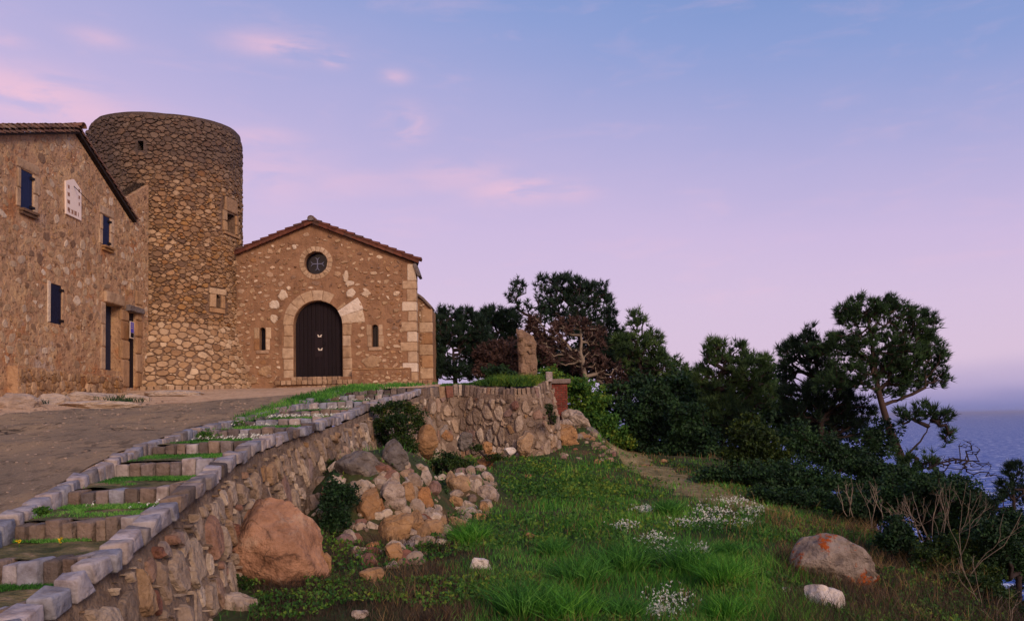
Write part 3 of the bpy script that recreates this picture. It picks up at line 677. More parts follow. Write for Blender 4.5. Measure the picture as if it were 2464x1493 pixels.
for i in range(3):
    a = D2[0]+(D2[1]-D2[0])*i/3; house.part('plank', *box(a+.006, a+(D2[1]-D2[0])/3-.006, D2[2]-.3, D2[3]-.01, -.08, -.06, hmap), M['door'], dk)
pz = [hp(300, yy)[1] for yy in (931, 864, 818, 772, 745, 722)]
pm = [(D1[1]+.0, D2[0]-.004)]
u0, u1 = D1[1]+.004, D2[0]-.004
for k in range(5): dressed(house, 'pillar_block', u0-.02*(k % 2), u1, pz[k], pz[k+1], hmap, .05+.02*(k < 2), M['brown_block'], n=3, jit=.06, rnd=.22)
rz = [hp(336, yy)[1] for yy in (932, 896, 852, 812, 772, 735, 700)]
for k in range(6): dressed(house, 'pillar_block', D2[1]+.004, D2[1]+.42+.06*(k % 2), rz[k], rz[k+1], hmap, .06, M['brown_block'], n=3, jit=.07, rnd=.3)
dressed(house, 'lintel', D2[0]-.28, D2[1]+.3, D2[3]+.0, D2[3]+.22, hmap, .2, M['slate'], n=3, jit=.12, rnd=.2, label='rough grey slate lintel over the narrow doorway')
# sundial
sdn = [(p[0], p[1]) for p in SD]; V, Fc = panel(sdn[::-1], [], hmap, .06, .05)
sdo = Thing('sundial', 'white pentagonal sundial plaque with a thin iron rod, on the farmhouse wall', 'sundial', hmap(SD[4][0], SD[4][1], .05))
sdo.part('plaque', V, Fc, M['white'])
def stroke(a, b, wd=.012):
    a, b = np.array(a), np.array(b); d = nrm(b-a); nn = np.array([-d[1], d[0]])*wd
    P = [a+nn, a-nn, b-nn, b+nn]; Vv = np.vstack([hmap(np.array([p[0] for p in P]), np.array([p[1] for p in P]), np.full(4, h)) for h in (.052, .058)])
    return Vv, [(4, 5, 6, 7), (0, 4, 7, 3), (1, 2, 6, 5), (0, 1, 5, 4), (3, 7, 6, 2)]
glyph = {'I': [((0, 0), (0, 1))], 'V': [((-.4, 1), (0, 0)), ((0, 0), (.4, 1))], 'X': [((-.4, 0), (.4, 1)), ((-.4, 1), (.4, 0))]}
def numeral(txt, u, v, hgt):
    L = []; wds = {'I': .35, 'V': .9, 'X': .9}; tot = sum(wds[c] for c in txt); x = -tot/2
    for c in txt:
        for a, b in glyph[c]: L.append(stroke((u+(x+wds[c]/2+a[0])*hgt*.6, v+a[1]*hgt), (u+(x+wds[c]/2+b[0])*hgt*.6, v+b[1]*hgt)))
        x += wds[c]
    V, Fc = join(L); sdo.part('numeral', V, Fc, M['numeral'])
ua, ub2, vb, vt = SD[0][0], SD[2][0], SD[4][1], SD[0][1]
for i, tx in enumerate(['VI', 'VII', 'VIII', 'IX']): numeral(tx, ua+.13, vt-.2-i*.23, .11)
for i, tx in enumerate(['X', 'XI', 'XII', 'I']): numeral(tx, ua+.17+i*(ub2-ua-.3)/3.2, vb+.07, .13)
for i, tx in enumerate(['IV', 'III', 'II']): numeral(tx, ub2-.12, SD[2][1]-.1-i*.21, .1)
g0 = hmap(*hp(174, 448), .05); dd = ray(225, 496); tg = HN.dot(HO + HN*.75)/HN.dot(dd); g1 = dd*tg
sdo.part('gnomon', *tube([g0, g0*.5+g1*.5, g1], [.012, .011, .009], 6), M['iron'])
# information panel on the pillar
sg = hp(297, 772), hp(308.5, 815)
su0, su1, sv0, sv1 = u0+.38, u0+.38+.26, sg[1][1], sg[0][1]
su1 = u1-.01; su0 = su1-.27
sign = Thing('information_panel', 'small framed blue information panel on the pillar between the two doorways', 'sign', hmap(su0, sv0, .2))
sign.part('frame', *box(su0, su1, sv0, sv1, .19, .21, hmap), M['sign_pale'])
sign.part('poster', *box(su0+.03, su1-.03, sv0+.2, sv1-.03, .212, .216, hmap), M['sign_blue'])
sign.part('picture', *box(su0+.03, su1-.03, sv0+.03, sv0+.19, .212, .217, hmap), M['dark'])
for k in range(3): sign.part('text_line', *box(su0+.06, su1-.08, sv1-.1-k*.07, sv1-.085-k*.07, .2165, .219, hmap), M['sign_pale'])
# roof: slabs and verge tiles in two stacked rows
def roof_slab(a, b, h0, h1, t, name='roof'):
    P = [(a[0], a[1]), (b[0], b[1]), (b[0], b[1]+t), (a[0], a[1]+t)]
    V = np.vstack([hmap(np.array([p[0] for p in P]), np.array([p[1] for p in P]), np.full(4, h)) for h in (h0, h1)])
    return house.part(name, V, [(0, 3, 2, 1), (4, 5, 6, 7), (0, 1, 5, 4), (3, 7, 6, 2), (0, 4, 7, 3), (1, 2, 6, 5)], M['fascia'])
def tile_geo(c, along, side, up, L, r0, r1, k=6, th=.018, arc=math.pi):
    V = []
    for e, r in ((0, r0), (1, r1)):
        for rr in (r, r-th):
            for j in range(k+1):
                a = arc*j/k + (math.pi-arc)/2; V.append(c + along*(e-.5)*L + side*math.cos(a)*rr + up*math.sin(a)*rr)
    m = k+1; Fc = []
    for j in range(k):
        Fc += [[j, 2*m+j, 2*m+j+1, j+1], [m+j, m+j+1, 3*m+j+1, 3*m+j], [j, j+1, m+j+1, m+j], [2*m+j, 3*m+j, 3*m+j+1, 2*m+j+1]]
    Fc += [[0, m, 3*m, 2*m], [k, 2*m+k, 3*m+k, m+k]]
    return np.array(V), Fc
a_, b_ = (uL, outer[-1][1]), H_apex
rfL = roof_slab((a_[0], a_[1]+.01), (b_[0]+.02, b_[1]+.01), .16, -9, .07); rfR = roof_slab((b_[0]+.02, b_[1]+.01), (H_right[0]+.12, H_right[1]-.02), .14, -9, .09)
def verge(A, B, hs, par, L=.34, step=.26, r=.1, mat=None, rows=((.0, .0), (.09, .13))):
    A, B = np.array(A), np.array(B); d = B-A; ln = np.hypot(*d); d = d/ln
    al = HD*d[0]+Z_*d[1]; up = nrm(np.cross(HN, al)); up = up if up[2] > 0 else -up
    for (dh, dv) in rows:
        for i in range(int(ln/step)+1):
            s = min(i*step+rng.normal()*.01, ln); p = hmap(A[0]+d[0]*s, A[1]+d[1]*s, hs-dh) + up*(dv+.03+.02*rng.random())
            tl = nrm(al + up*(-.14))
            house.part('roof_tile', *tile_geo(p, tl, HN, up, L, r*1.02, r*.86), mat or M['tile'], par)
verge((a_[0]+2.2, a_[1]+slopeL*2.2+.035), (b_[0], b_[1]+.035), .1, rfL, rows=((0, 0), (-.02, .12), (.22, .12)))
verge((H_right[0]+.1, H_right[1]+.1), (b_[0], b_[1]+.12), .08, rfR)
for i in range(6): house.part('ridge_tile', *tile_geo(hmap(b_[0], b_[1]+.2, .1-i*.36), -HN, HD, Z_, .4, .15, .13), M['tile'], rfR)

# ------------------------------------------------------------------ TOWER
TD = 34.2; TC = np.array([-.4096*TD, .912*TD, 0]); TR = 2.89
zb_top = U(572, 785, 30.5)[2]; TZ0 = 1.0
def trad(z):
    z = np.asarray(z, float); return TR + .62*np.clip((zb_top-z)/(zb_top-1.5), 0, 1.2)**1.15
def tmap(u, v, h):
    u, v, h = np.broadcast_arrays(np.asarray(u, float), np.asarray(v, float), np.asarray(h, float)); th = u/TR; r = trad(v)+h
    return TC + np.stack([np.sin(th)*r, -np.cos(th)*r, v], -1)
def tp(x, y):
    d = ray(x, y); a = d[0]**2+d[1]**2; b = -2*(d[0]*TC[0]+d[1]*TC[1]); c = TC[0]**2+TC[1]**2-TR**2
    t = (-b-math.sqrt(max(b*b-4*a*c, 0)))/(2*a); p = d*t; return math.atan2(p[0]-TC[0], -(p[1]-TC[1]))*TR, p[2]
topc, topr = tp(393, 272)[1], tp(580, 333)[1]; topl = tp(206, 322)[1]
def ttop(th):
    return np.interp(np.degrees(th), [-180, -60, -30, 24, 80, 106, 180], [topl, topl, (topl+topc)/2+.12, topc, (topc+topr)/2+.1, topr, topl])
tower = Thing('round_tower', 'tall round rubble stone tower between the farmhouse and the chapel', 'tower', TC + Z_*1.2)
nz, nt = 90, 180; th = np.linspace(-math.pi, math.pi, nt, endpoint=False); zz = np.linspace(0, 1, nz)
V = []
slit = tp(545, 508), tp(566, 566); low = tp(519, 708), tp(531, 742); hole = tp(330, 338), tp(348, 362)
NICH = [(slit[0][0], slit[1][0], slit[1][1], slit[0][1]), (low[0][0], low[1][0], low[1][1], low[0][1]), (hole[0][0], hole[1][0], hole[1][1], hole[0][1])]
for i in range(nz):
    z = .8+(ttop(th)-.8)*zz[i]; u = th*TR
    h = .015*fbm(u*3, z*3) - .02
    for nr in NICH: h = np.where(inrect(u, z, nr, .02), h*0-.001, h)
    V.append(tmap(u, z, h))
for i, r in enumerate((TR-.5,)):
    z = ttop(th); V.append(TC+np.stack([np.sin(th)*r, -np.cos(th)*r, z], 1)); V.append(TC+np.stack([np.sin(th)*r, -np.cos(th)*r, z-1.5], 1))
V = np.vstack(V); Fc = []
for i in range(nz+1):
    for j in range(nt):
        Fc.append([i*nt+j, i*nt+(j+1) % nt, (i+1)*nt+(j+1) % nt, (i+1)*nt+j])
Fc.append([(nz+1)*nt+j for j in range(nt)])
# drop the faces inside the openings
cen = np.array([V[f].mean(0) for f in Fc[:nz*nt]]); cu = np.arctan2(cen[:, 0]-TC[0], -(cen[:, 1]-TC[1]))*TR
bad = np.zeros(len(cen), bool)
for nr in NICH: bad |= inrect(cu, cen[:, 2], nr)
Fc = [f for f, b in zip(Fc, np.r_[bad, np.zeros(len(Fc)-len(bad), bool)]) if not b]
tw = tower.part('wall', V, Fc, M['tower_mortar'])
def tok(u, v):
    r = (v > 1.2) & (v < ttop(u/TR)-.06)
    for nr, m in zip(NICH, ((.28, .28, .12, .55), (.3, .28, .22, .25), (.05, .05, .05, .05))): r &= ~inrect(u, v, (nr[0]-m[0], nr[1]+m[1], nr[2]-m[2], nr[3]+m[3]))
    return r
masonry(tower, tw, tmap, (R(-55)*TR, R(112)*TR, zb_top-.02, topc), .05, .2, .3, 1.55, tok, M['tower_stone'], gap=.007, H=.042, okpoly=tok, cap=190)
tok2 = lambda u, v: (v > 1.3) & (v < zb_top)
masonry(tower, tw, tmap, (R(-14)*TR, R(105)*TR, 1.35, zb_top), .055, .21, .4, 1.35, tok2, M['tower_base_stone'], gap=.008, H=.035, okpoly=tok2, dens=1.5, cap=110)
for nr in NICH:
    V, Fc = box(nr[0]-.06, nr[1]+.06, nr[2]-.06, nr[3]+.06, -.75, -.7, tmap); rec = tower.part('recess', V, Fc, M['dark'])
    for bb in ((nr[0]-.03, nr[0], nr[2], nr[3]), (nr[1], nr[1]+.03, nr[2], nr[3]), (nr[0], nr[1], nr[3], nr[3]+.03), (nr[0], nr[1], nr[2]-.03, nr[2])):
        tower.part('reveal', *box(*bb, -.7, -.02, tmap), M['tower_mortar'], rec)
n0, n1 = NICH[0], NICH[1]
dressed(tower, 'lintel', n0[0]-.12, n0[1]+.12, n0[3], n0[3]+.6, tmap, .07, M['tower_base_stone'], jit=.1)
for k in range(2):
    hh = (n0[3]-n0[2])/2
    dressed(tower, 'jamb_stone', n0[0]-.24, n0[0]-.003, n0[2]+k*hh, n0[2]+(k+1)*hh, tmap, .07, M['tower_base_stone'], jit=.1); dressed(tower, 'jamb_stone', n0[1]+.003, n0[1]+.2, n0[2]+k*hh, n0[2]+(k+1)*hh, tmap, .07, M['brown_block'], jit=.1)
dressed(tower, 'sill', n0[0]-.2, n0[1]+.25, n0[2]-.12, n0[2]-.005, tmap, .09, M['brown_block'])
dressed(tower, 'lintel', n1[0]-.28, n1[1]+.26, n1[3], n1[3]+.25, tmap, .07, M['tower_base_stone'], jit=.1); dressed(tower, 'sill', n1[0]-.3, n1[1]+.2, n1[2]-.2, n1[2]-.005, tmap, .06, M['brown_block'])
dressed(tower, 'jamb_stone', n1[0]-.3, n1[0]-.003, n1[2], n1[3], tmap, .07, M['tower_base_stone'], jit=.1); dressed(tower, 'jamb_stone', n1[1]+.003, n1[1]+.2, n1[2], n1[3], tmap, .06, M['brown_block'])

# ------------------------------------------------------------------ CHAPEL
CYP = 31.0
def cmap(u, v, h):
    u, v, h = np.broadcast_arrays(np.asarray(u, float), np.asarray(v, float), np.asarray(h, float)); return np.stack([u, CYP-h, v], -1)
def cp(x, y): p = U(x, y, CYP); return p[0], p[2]
chapel = Thing('stone_chapel', 'small rubble stone chapel with an arched wooden door, round window and low gable', 'chapel', (cp(765, 0)[0], CYP, cp(765, 925)[1]))
AP, RE = cp(752, 540), cp(1000, 634); CR = (RE[0]+cp(1003, 916)[0])/2
LE = (2*AP[0]-CR-.3, RE[1]); zbase = cp(800, 935)[1]
dc = (cp(705.4, 0)[0]+cp(824, 0)[0])/2
dl, dr = cp(706, 800)[0], cp(823.5, 800)[0]; dcx = (dl+dr)/2; rad_d = (dr-dl)/2; zt = cp(764, 722.4)[1]; zs = zt-rad_d; zd = cp(765, 907)[1]
rc = cp(759.6, 631.8); rr1, rr2 = 28/F_PX*CYP, 40.4/F_PX*CYP
SLL = (cp(624.5, 0)[0]+.08, cp(638.5, 800)[0], cp(631, 842)[1], cp(631, 787)[1]); SLL = (cp(624.5, 815)[0], cp(638.5, 815)[0], cp(631, 842)[1], cp(631, 787)[1])
SLR = (cp(894.5, 805)[0], cp(910, 805)[0], cp(902, 834)[1], cp(902, 780)[1])
outer = [(LE[0], 0.6), (CR, 0.6), (CR, RE[1]), AP, LE]
def arch_loop(cx, hw, z0, zs_, n=14):
    return [(cx-hw, z0), (cx-hw, zs_)] + [(cx-hw*math.cos(a), zs_+hw*math.sin(a)) for a in np.linspace(0, math.pi, n)[1:-1]] + [(cx+hw, zs_), (cx+hw, z0)]
circ = [(rc[0]+rr1*math.cos(a), rc[1]+rr1*math.sin(a)) for a in np.linspace(0, 2*math.pi, 32, endpoint=False)]
def slit_loop(s): c = (s[0]+s[1])/2; hw = (s[1]-s[0])/2; return arch_loop(c, hw, s[2], s[3]-hw, 8)
V, Fc = panel(outer, [arch_loop(dcx, rad_d, zd, zs), circ[::-1], slit_loop(SLL), slit_loop(SLR)], cmap, .5)
cw = chapel.part('wall', V, Fc, M['chapel_mortar'])
# nave body behind the facade
NY = 40.5; sc_ = (NY)/CYP
P = [(LE[0]*1.0, .6), (CR-.02, .6), (CR-.02, RE[1]-.02), (AP[0], AP[1]-.02), (LE[0], LE[1]-.02)]
V = np.vstack([[(p[0], CYP+.5, p[1]) for p in P], [(p[0]-1.9, NY, p[1]) for p in P]]); n = 5
chapel.part('nave', V, [[i, (i+1) % n, n+(i+1) % n, n+i] for i in range(n)] + [[n+i for i in range(n)]], M['chapel_mortar'])
def arch_d(u, v):  # distance outside the arch opening
    return np.where(v > zs, np.hypot(u-dcx, v-zs)-rad_d, np.where(v > zd-.4, np.abs(u-dcx)-rad_d, 9))
qz = CR-.62
bench = (cp(851, 900)[0], cp(990, 900)[0], .9, cp(900, 890)[1])
def cok(u, v):
    r = in_poly(u, v, outer) & (v > cp(800, 922)[1]) & (arch_d(u, v) > .46) & (np.hypot(u-rc[0], v-rc[1]) > rr2+.04)
    for s in (SLL, SLR): r &= ~inrect(u, v, (s[0]-.24, s[1]+.24, s[2]-.17, s[3]+.12))
    return r & (u < CR-.5) & ~inrect(u, v, bench)
def cok2(u, v):
    return cok(u, v) & (v < np.minimum(AP[1]-(np.abs(u-AP[0]))*.40, 99)-.05)
masonry(chapel, cw, cmap, (LE[0]+.5, CR-.5, cp(800, 920)[1], AP[1]), .045, .23, .3, 1.45, cok2, M['chapel_stone'], gap=.012, H=.034, keep=lambda x, y: .95 if x < dl-.9 or y < zs-.6 else .74, okpoly=cok2, shrink=.55)
def odd_stone(name, x0, y0, x1, y1, h, mat):
    (ua, vb_), (ub_, va) = cp(x0, y0), cp(x1, y1); cu_, cv_ = (ua+ub_)/2, (va+vb_)/2; an_ = np.sort(rng.random(7)*.5+np.arange(7))*2*math.pi/7
    poly = [(cu_+math.cos(t)*(ub_-ua)*.55*(.85+.3*rng.random()), cv_+math.sin(t)*(vb_-va)*.55*(.85+.3*rng.random())) for t in an_]
    V, Fc = stone_geo(poly, .0, h, cmap); chapel.part(name, V, Fc, M[mat], cw)
for q_ in [(668, 697, 692, 722), (649, 724, 673, 745), (650, 756, 671, 777), (832, 692, 854, 716), (871, 700, 892, 714), (829, 674, 852, 688), (826, 650, 838, 688-4), (702, 588, 713, 602)]: odd_stone('pale_stone', *q_, .05, 'pale_stone')
for q_ in [(560, 900, 592, 924), (594, 905, 620, 927), (622, 880, 655, 905), (575, 878, 602, 897), (874, 855, 920, 884), (690-34, 905, 684, 928)]: odd_stone('base_stone', *q_, .05, 'chapel_stone')
# quoins
qy = [634, 675, 695, 725, 748, 773, 797, 822, 845, 872, 895, 916]
for i in range(len(qy)-1):
    a, b = cp(1000, qy[i])[1], cp(1000, qy[i+1])[1]; wd = (.55 if i % 2 else .28)+.12*rng.random()
    dressed(chapel, 'quoin', CR-wd, CR+.03, b, a, cmap, .035, M['dressed'] if i % 3 else M['pale_stone'], cw, jit=.05, back=.4)
# arch voussoirs and jambs
def ring_block(cx, cz, r0, r1, a0, a1, h, mat, name, parent, n=3, ext=0.0):
    V, Fc = cube_tpl(4 if n == 3 else 2); p = V; g = .012
    a = (a0+a1)/2 + p[:, 0]*((a1-a0)/2 - g/r1); r = (r0+r1)/2 + p[:, 1]*((r1-r0)/2-.004)
    r = r + rng.normal()*.008; hh = np.where(p[:, 2] > .9, h+.008*rng.normal(size=len(p)), -.1)
    hh = np.where((p[:, 2] > .9) & ((np.abs(p[:, 0]) > .9) | (np.abs(p[:, 1]) > .9)), h-.012, hh)
    return chapel.part(name, cmap(cx+r*np.cos(a), cz+r*np.sin(a), hh), Fc, mat, parent)
arch = chapel.part('door_arch', *box(dcx-rad_d-.02, dcx+rad_d+.02, zd-.06, zd, -.4, .02, cmap), M['dressed'])
N = 9
for i in range(N):
    a0, a1 = math.pi*i/N, math.pi*(i+1)/N
    if i in (1, 2): continue
    ring_block(dcx, zs, rad_d+.003, rad_d+.42, a0, a1, .03, M['dressed'], 'voussoir', arch)
for (a0, a1, rx, ml) in ((R(18), R(34), .98, 'pale_stone'), (R(2), R(18), .92, 'pale_stone')):
    ring_block(dcx, zs, rad_d+.003, rad_d+rx, a0, a1, .04, M[ml], 'voussoir', arch, 3)
ring_block(dcx, zs, rad_d+.003, rad_d+.42, R(34), R(40), .03, M['dressed'], 'voussoir', arch)
jz = np.linspace(zd-.15, zs, 6)
for sgn in (-1, 1):
    for k in range(5):
        wd = .42+.03*rng.normal(); x = dcx+sgn*(rad_d+.003); u0_, u1_ = sorted((x, x+sgn*wd))
        dressed(chapel, 'jamb_stone', u0_, u1_, jz[k], jz[k+1], cmap, .035, M['dressed'], arch, n=3)
# door leaves
door = chapel.part('door', *box(dcx-rad_d, dcx+rad_d, zd, zt, -.40, -.34, cmap), M['dark'])
nb = 12; bw = 2*rad_d/nb
for i in range(nb):
    xa, xb = dcx-rad_d+i*bw+.006, dcx-rad_d+(i+1)*bw-.006
    tops = [zs+math.sqrt(max(rad_d**2-(x-dcx)**2, 0)) for x in (xa, xb)]
    P = [(xa, zd+.02), (xb, zd+.02), (xb, tops[1]), (xa, tops[0])]
    V = np.vstack([cmap(np.array([p[0] for p in P]), np.array([p[1] for p in P]), np.full(4, h)) for h in (-.34, -.3+.004*(i % 2))])
    chapel.part('plank', V, [(4, 5, 6, 7), (0, 4, 7, 3), (1, 2, 6, 5), (0, 1, 5, 4), (3, 7, 6, 2)], M['door'], door)
chapel.part('meeting_strip', *box(dcx-.025, dcx+.025, zd+.02, zt-.02, -.296, -.275, cmap), M['door_frame'], door)
for zz_ in (zd+.45, zd+1.15, zs-.1): chapel.part('nail_row', *join([box(dcx-rad_d+.06+i*.1, dcx-rad_d+.085+i*.1, zz_, zz_+.025, -.3, -.28, cmap) for i in range(int(2*rad_d/.1)-1)]), M['iron'], door)
pa, pb = cp(753, 795), cp(772, 857)
chapel.part('wicket', *box(pa[0], pb[0], pb[1], pa[1], -.296, -.27, cmap), M['door_frame'], door)
for (x, y, ww) in ((765, 806, .07), (766.5, 838.5, .075)):
    a = cp(x, y); pl = chapel.part('lock_plate', *box(a[0]-ww, a[0]+ww, a[1]-.045, a[1]+.02, -.27, -.255, cmap), M['plate'], door)
    for sgn in (-1, 1): chapel.part('plate_lug', *box(a[0]+sgn*ww-.025, a[0]+sgn*ww+.025, a[1]+.02, a[1]+.05, -.27, -.256, cmap), M['plate'], door)
    chapel.part('latch', *box(a[0]-.02, a[0]+.02, a[1]-.01, a[1]+.035, -.27, -.24, cmap), M['iron'], door)
a = cp(777, 825); ring = [cmap(a[0]+.05*math.cos(t), a[1]+.05*math.sin(t), -.27) for t in np.linspace(0, 2*math.pi, 15)]
chapel.part('ring_handle', *tube(ring, [.012]*15, 6, False), M['iron'], door)
# rosette
ros = chapel.part('round_window', *join([box(rc[0]-rr1-.03, rc[0]+rr1+.03, rc[1]-rr1-.03, rc[1]+rr1+.03, -.36, -.3, cmap)]), M['glass'])
for i in range(20): ring_block(rc[0], rc[1], rr1+.003, rr2, 2*math.pi*i/20, 2*math.pi*(i+1)/20, .035, M['dressed'], 'ring_stone', ros, 2)
L = []
for q in range(4):
    A = q*math.pi/2; dx_, dz_ = math.cos(A), math.sin(A); nx_, nz_ = -dz_, dx_; s = .255
    def P3(t, o): return cmap(rc[0]+(dx_*t+nx_*o)*s, rc[1]+(dz_*t+nz_*o)*s, -.27)
    for pts, wd in (([(0, 0), (.75, 0)], (.028, .028)), ([(.66, 0), (.9, .16), (1.04, .36), (1.0, .44)], (.024, .02, .012, .004)), ([(.66, 0), (.9, -.16), (1.04, -.36), (1.0, -.44)], (.024, .02, .012, .004))):
        pp = [P3(*q_) for q_ in pts]; L.append(tube(pp, wd[:len(pp)] if len(wd) >= len(pp) else [wd[0]]*len(pp), 6))
chapel.part('cross', *join(L), M['cross'], ros)
# slit windows
for s in (SLL, SLR):
    sw = chapel.part('slit_window', *box(s[0], s[1], s[2], s[3], -.3, -.26, cmap), M['glass'])
    chapel.part('glazing_bar', *box((s[0]+s[1])/2-.012, (s[0]+s[1])/2+.012, s[2], s[3]-.02, -.26, -.24, cmap), M['iron'], sw)
    hh = (s[3]-s[2])/2
    for k in range(2):
        for sgn, x in ((-1, s[0]), (1, s[1])):
            uu = sorted((x+sgn*.003, x+sgn*(.17+.07*rng.random()))); dressed(chapel, 'jamb_stone', uu[0], uu[1], s[2]+k*hh, s[2]+(k+1)*hh, cmap, .022, M['dressed'] if s is SLR else M['chapel_stone'], sw)
    dressed(chapel, 'sill', s[0]-.14, s[1]+.14, s[2]-.15, s[2]-.004, cmap, .05, M['dressed'] if s is SLR else M['chapel_stone'], sw)
# roof, verge boards, tiles
rt, ov = .07, .2
AT = (AP[0], AP[1]+.02); RR = (cp(1009, 628)[0], cp(1009, 634)[1]); RLn = (AP[0]-(RR[0]-AP[0]), RR[1])
def croof(a, b, name='roof'):
    P = [(a[0], a[1]), (b[0], b[1]), (b[0], b[1]+rt), (a[0], a[1]+rt)]
    V = np.vstack([[(p[0], CYP-ov+.02, p[1]) for p in P], [(p[0]-1.9, NY+.2, p[1]) for p in P]])
    return chapel.part(name, V, [(0, 1, 2, 3), (4, 7, 6, 5), (0, 4, 5, 1), (3, 2, 6, 7), (0, 3, 7, 4), (1, 5, 6, 2)], M['tile_red'])
rR, rL = croof(AT, RR), croof(AT, RLn)
def cverge(A, B, par, mat):
    A, B = np.array([A[0], CYP-ov+.06, A[1]+rt]), np.array([B[0], CYP-ov+.06, B[1]+rt]); d = B-A; ln = np.linalg.norm(d); d /= ln
    up = nrm(np.cross(Y_, d)); up = up if up[2] > 0 else -up; st = .36
    for i in range(int(ln/st)+1):
        s = min((i+.5)*st, ln-.1)
        for r_ in range(2):
            p = A+d*s+up*(.0+.035+.012*rng.random())+Y_*(r_*.24); tl = nrm(d-up*.1)*(-1)
            chapel.part('roof_tile', *tile_geo(p, tl, Y_, up, st*1.25, .085, .115), mat, par)
        chapel.part('verge_tile', *block(A+d*s-Y_*.055+up*(-.01), nrm(d+up*.05), up, np.cross(nrm(d+up*.05), up), (st*1.06, .15, .03), 2, .05, .1), mat, par)
cverge(RR, AT, rR, M['tile_red']); cverge(RLn, AT, rL, M['tile_red'])
for i in range(14): chapel.part('ridge_tile', *tile_geo(np.array([AP[0]-i*.07, CYP-ov+.1+i*.4, AP[1]+.16]), -Y_, X_, Z_, .45, .17, .14), M['tile'], rR)
kv, kf = block(np.array([AP[0], CYP-ov-.06, AP[1]+.19]), X_, Y_, Z_, (.3, .1, .24), 3, .8, .04); chapel.part('finial', kv, kf, M['slate'], rR)
# eave bracket on the right side
chapel.part('eave', *join([block(np.array([CR+.06, CYP+.25, RE[1]-.27]), nrm([1, 0, .35]), Y_, nrm([-.35, 0, 1]), (.12, .8, .55), 2, .1, .06)]), M['slate'], rR)
# annex buttress right of the facade
an = chapel.part('buttress', *panel([(CR-.2, .6), (cp(1038, 900)[0]*32/31+.06, .6), (U(1038, 742, 32)[0], U(1038, 742, 32)[2]), (U(1000, 706, 32)[0]-.1, U(1000, 706, 32)[2]+.1), (CR-.2, U(1000, 706, 32)[2]+.15)], [], lambda u, v, h: np.stack([u, 32-h, v], -1), 2.2), M['chapel_mortar'])
amap = lambda u, v, h: np.stack(np.broadcast_arrays(u, 32-np.asarray(h, float), v), -1)
ax0 = CR-.02; ax1 = U(1040, 820, 32)[0]
by = [742, 775, 800, 828, 855, 885, 912]
for i in range(len(by)-1):
    a, b = U(1020, by[i], 32)[2], U(1020, by[i+1], 32)[2]; sp_ = (ax0+ax1)/2+(.1 if i % 2 else -.2)
    if i % 2: dressed(chapel, 'quoin', ax0, ax1+.02, b, a, amap, .04, M['dressed'], an, jit=.06)
    else:
        dressed(chapel, 'quoin', sp_, ax1+.02, b, a, amap, .04, M['brown_block'], an, jit=.06)
aok = lambda u, v: (u > ax0) & (u < ax1-.28) & (v < U(1000, 712, 32)[2]-.5*(u-ax0)) & (v > 1.7)
masonry(chapel, an, amap, (ax0, ax1-.28, 1.7, U(1000, 712, 32)[2]), .05, .11, .4, 1.5, aok, M['chapel_stone'], gap=.01, H=.03, okpoly=aok)
ccp = [U(1000, 706, 32), U(1018, 718, 32), U(1039, 741, 32)]
for i in range(2):
    d = nrm(ccp[i+1]-ccp[i]); chapel.part('coping_slab', *block((ccp[i]+ccp[i+1])/2+Y_*.4, d, Y_, np.cross(d, Y_), (np.linalg.norm(ccp[i+1]-ccp[i]), 1.1, .1), 2, .1, .1), M['cap'], an)
# stone bench, door steps and the kerb of setts along the foot
bn = chapel.part('bench', *box(bench[0], bench[1], .8, bench[3], -.1, .38, cmap), M['chapel_mortar'])
bmap = lambda u, v, h: cmap(u, v, np.asarray(h)+.38)
bok = lambda u, v: (u > bench[0]+.1) & (u < bench[1]-.03) & (v > 1.5) & (v < bench[3]-.04)
masonry(chapel, bn, bmap, (bench[0], bench[1], 1.5, bench[3]), .07, .15, .4, 1.5, bok, M['chapel_stone'], gap=.02, H=.02, okpoly=bok, shrink=.3)
for u in np.arange(bench[0], bench[1], .42): dressed(chapel, 'bench_slab', u, min(u+.42, bench[1]), bench[3], bench[3]+.06, lambda a, b, h: cmap(a, b, h), .41, M['brown_block'], bn)
def sett_row(th, name, x0, x1, y, z0, z1, dep, wid, mat, parent=None):
    x = x0
    while x < x1-.04:
        wd = min(wid*(.85+.3*rng.random()), x1-x); f = (x-x0)/(x1-x0) if callable(z0) else 0
        za, zb_ = (z0(x), z1(x)) if callable(z0) else (z0, z1)
        th.part(name, *block(np.array([x+wd/2, y+dep/2+.012*rng.normal(), (za+zb_)/2]), X_, Y_, Z_, (wd-.018, dep, zb_-za), 2, .18, .07), mat, parent); x += wd
zA, zB, zC = cp(765, 907.5)[1], cp(765, 916)[1], cp(765, 928)[1]
st_ = chapel.part('door_step', *box(dcx-rad_d-.5, dcx+rad_d+.7, .8, zd-.01, -.4, .30, cmap), M['chapel_mortar'])
sett_row(chapel, 'step_sett', dcx-rad_d, dcx+rad_d, CYP-.42, zB-.0, zd+.005, .3, .2, M['sett_warm'], st_)
st2 = chapel.part('door_step', *box(dcx-rad_d-.55, dcx+rad_d+.75, .8, zB-.01, -.4, .56, cmap), M['chapel_mortar'])
sett_row(chapel, 'step_sett', dcx-rad_d-.55, dcx+rad_d+.75, CYP-.72, zB-.17, zB+.005, .32, .2, M['sett_warm'], st2)
kx0, kx1 = U(560, 930, 30.1)[0], U(1040, 915, 30.1)[0]
kz = lambda x: float(np.interp(x, [kx0, U(700, 930, 30.1)[0], kx1], [U(560, 939, 30.1)[2], U(700, 930, 30.1)[2], U(1040, 913, 30.1)[2]]))
kerb = chapel.part('kerb_bed', *join([box(kx0, kx1, 30.02, 31.2, .5, zC-.12)]), M['chapel_mortar'])
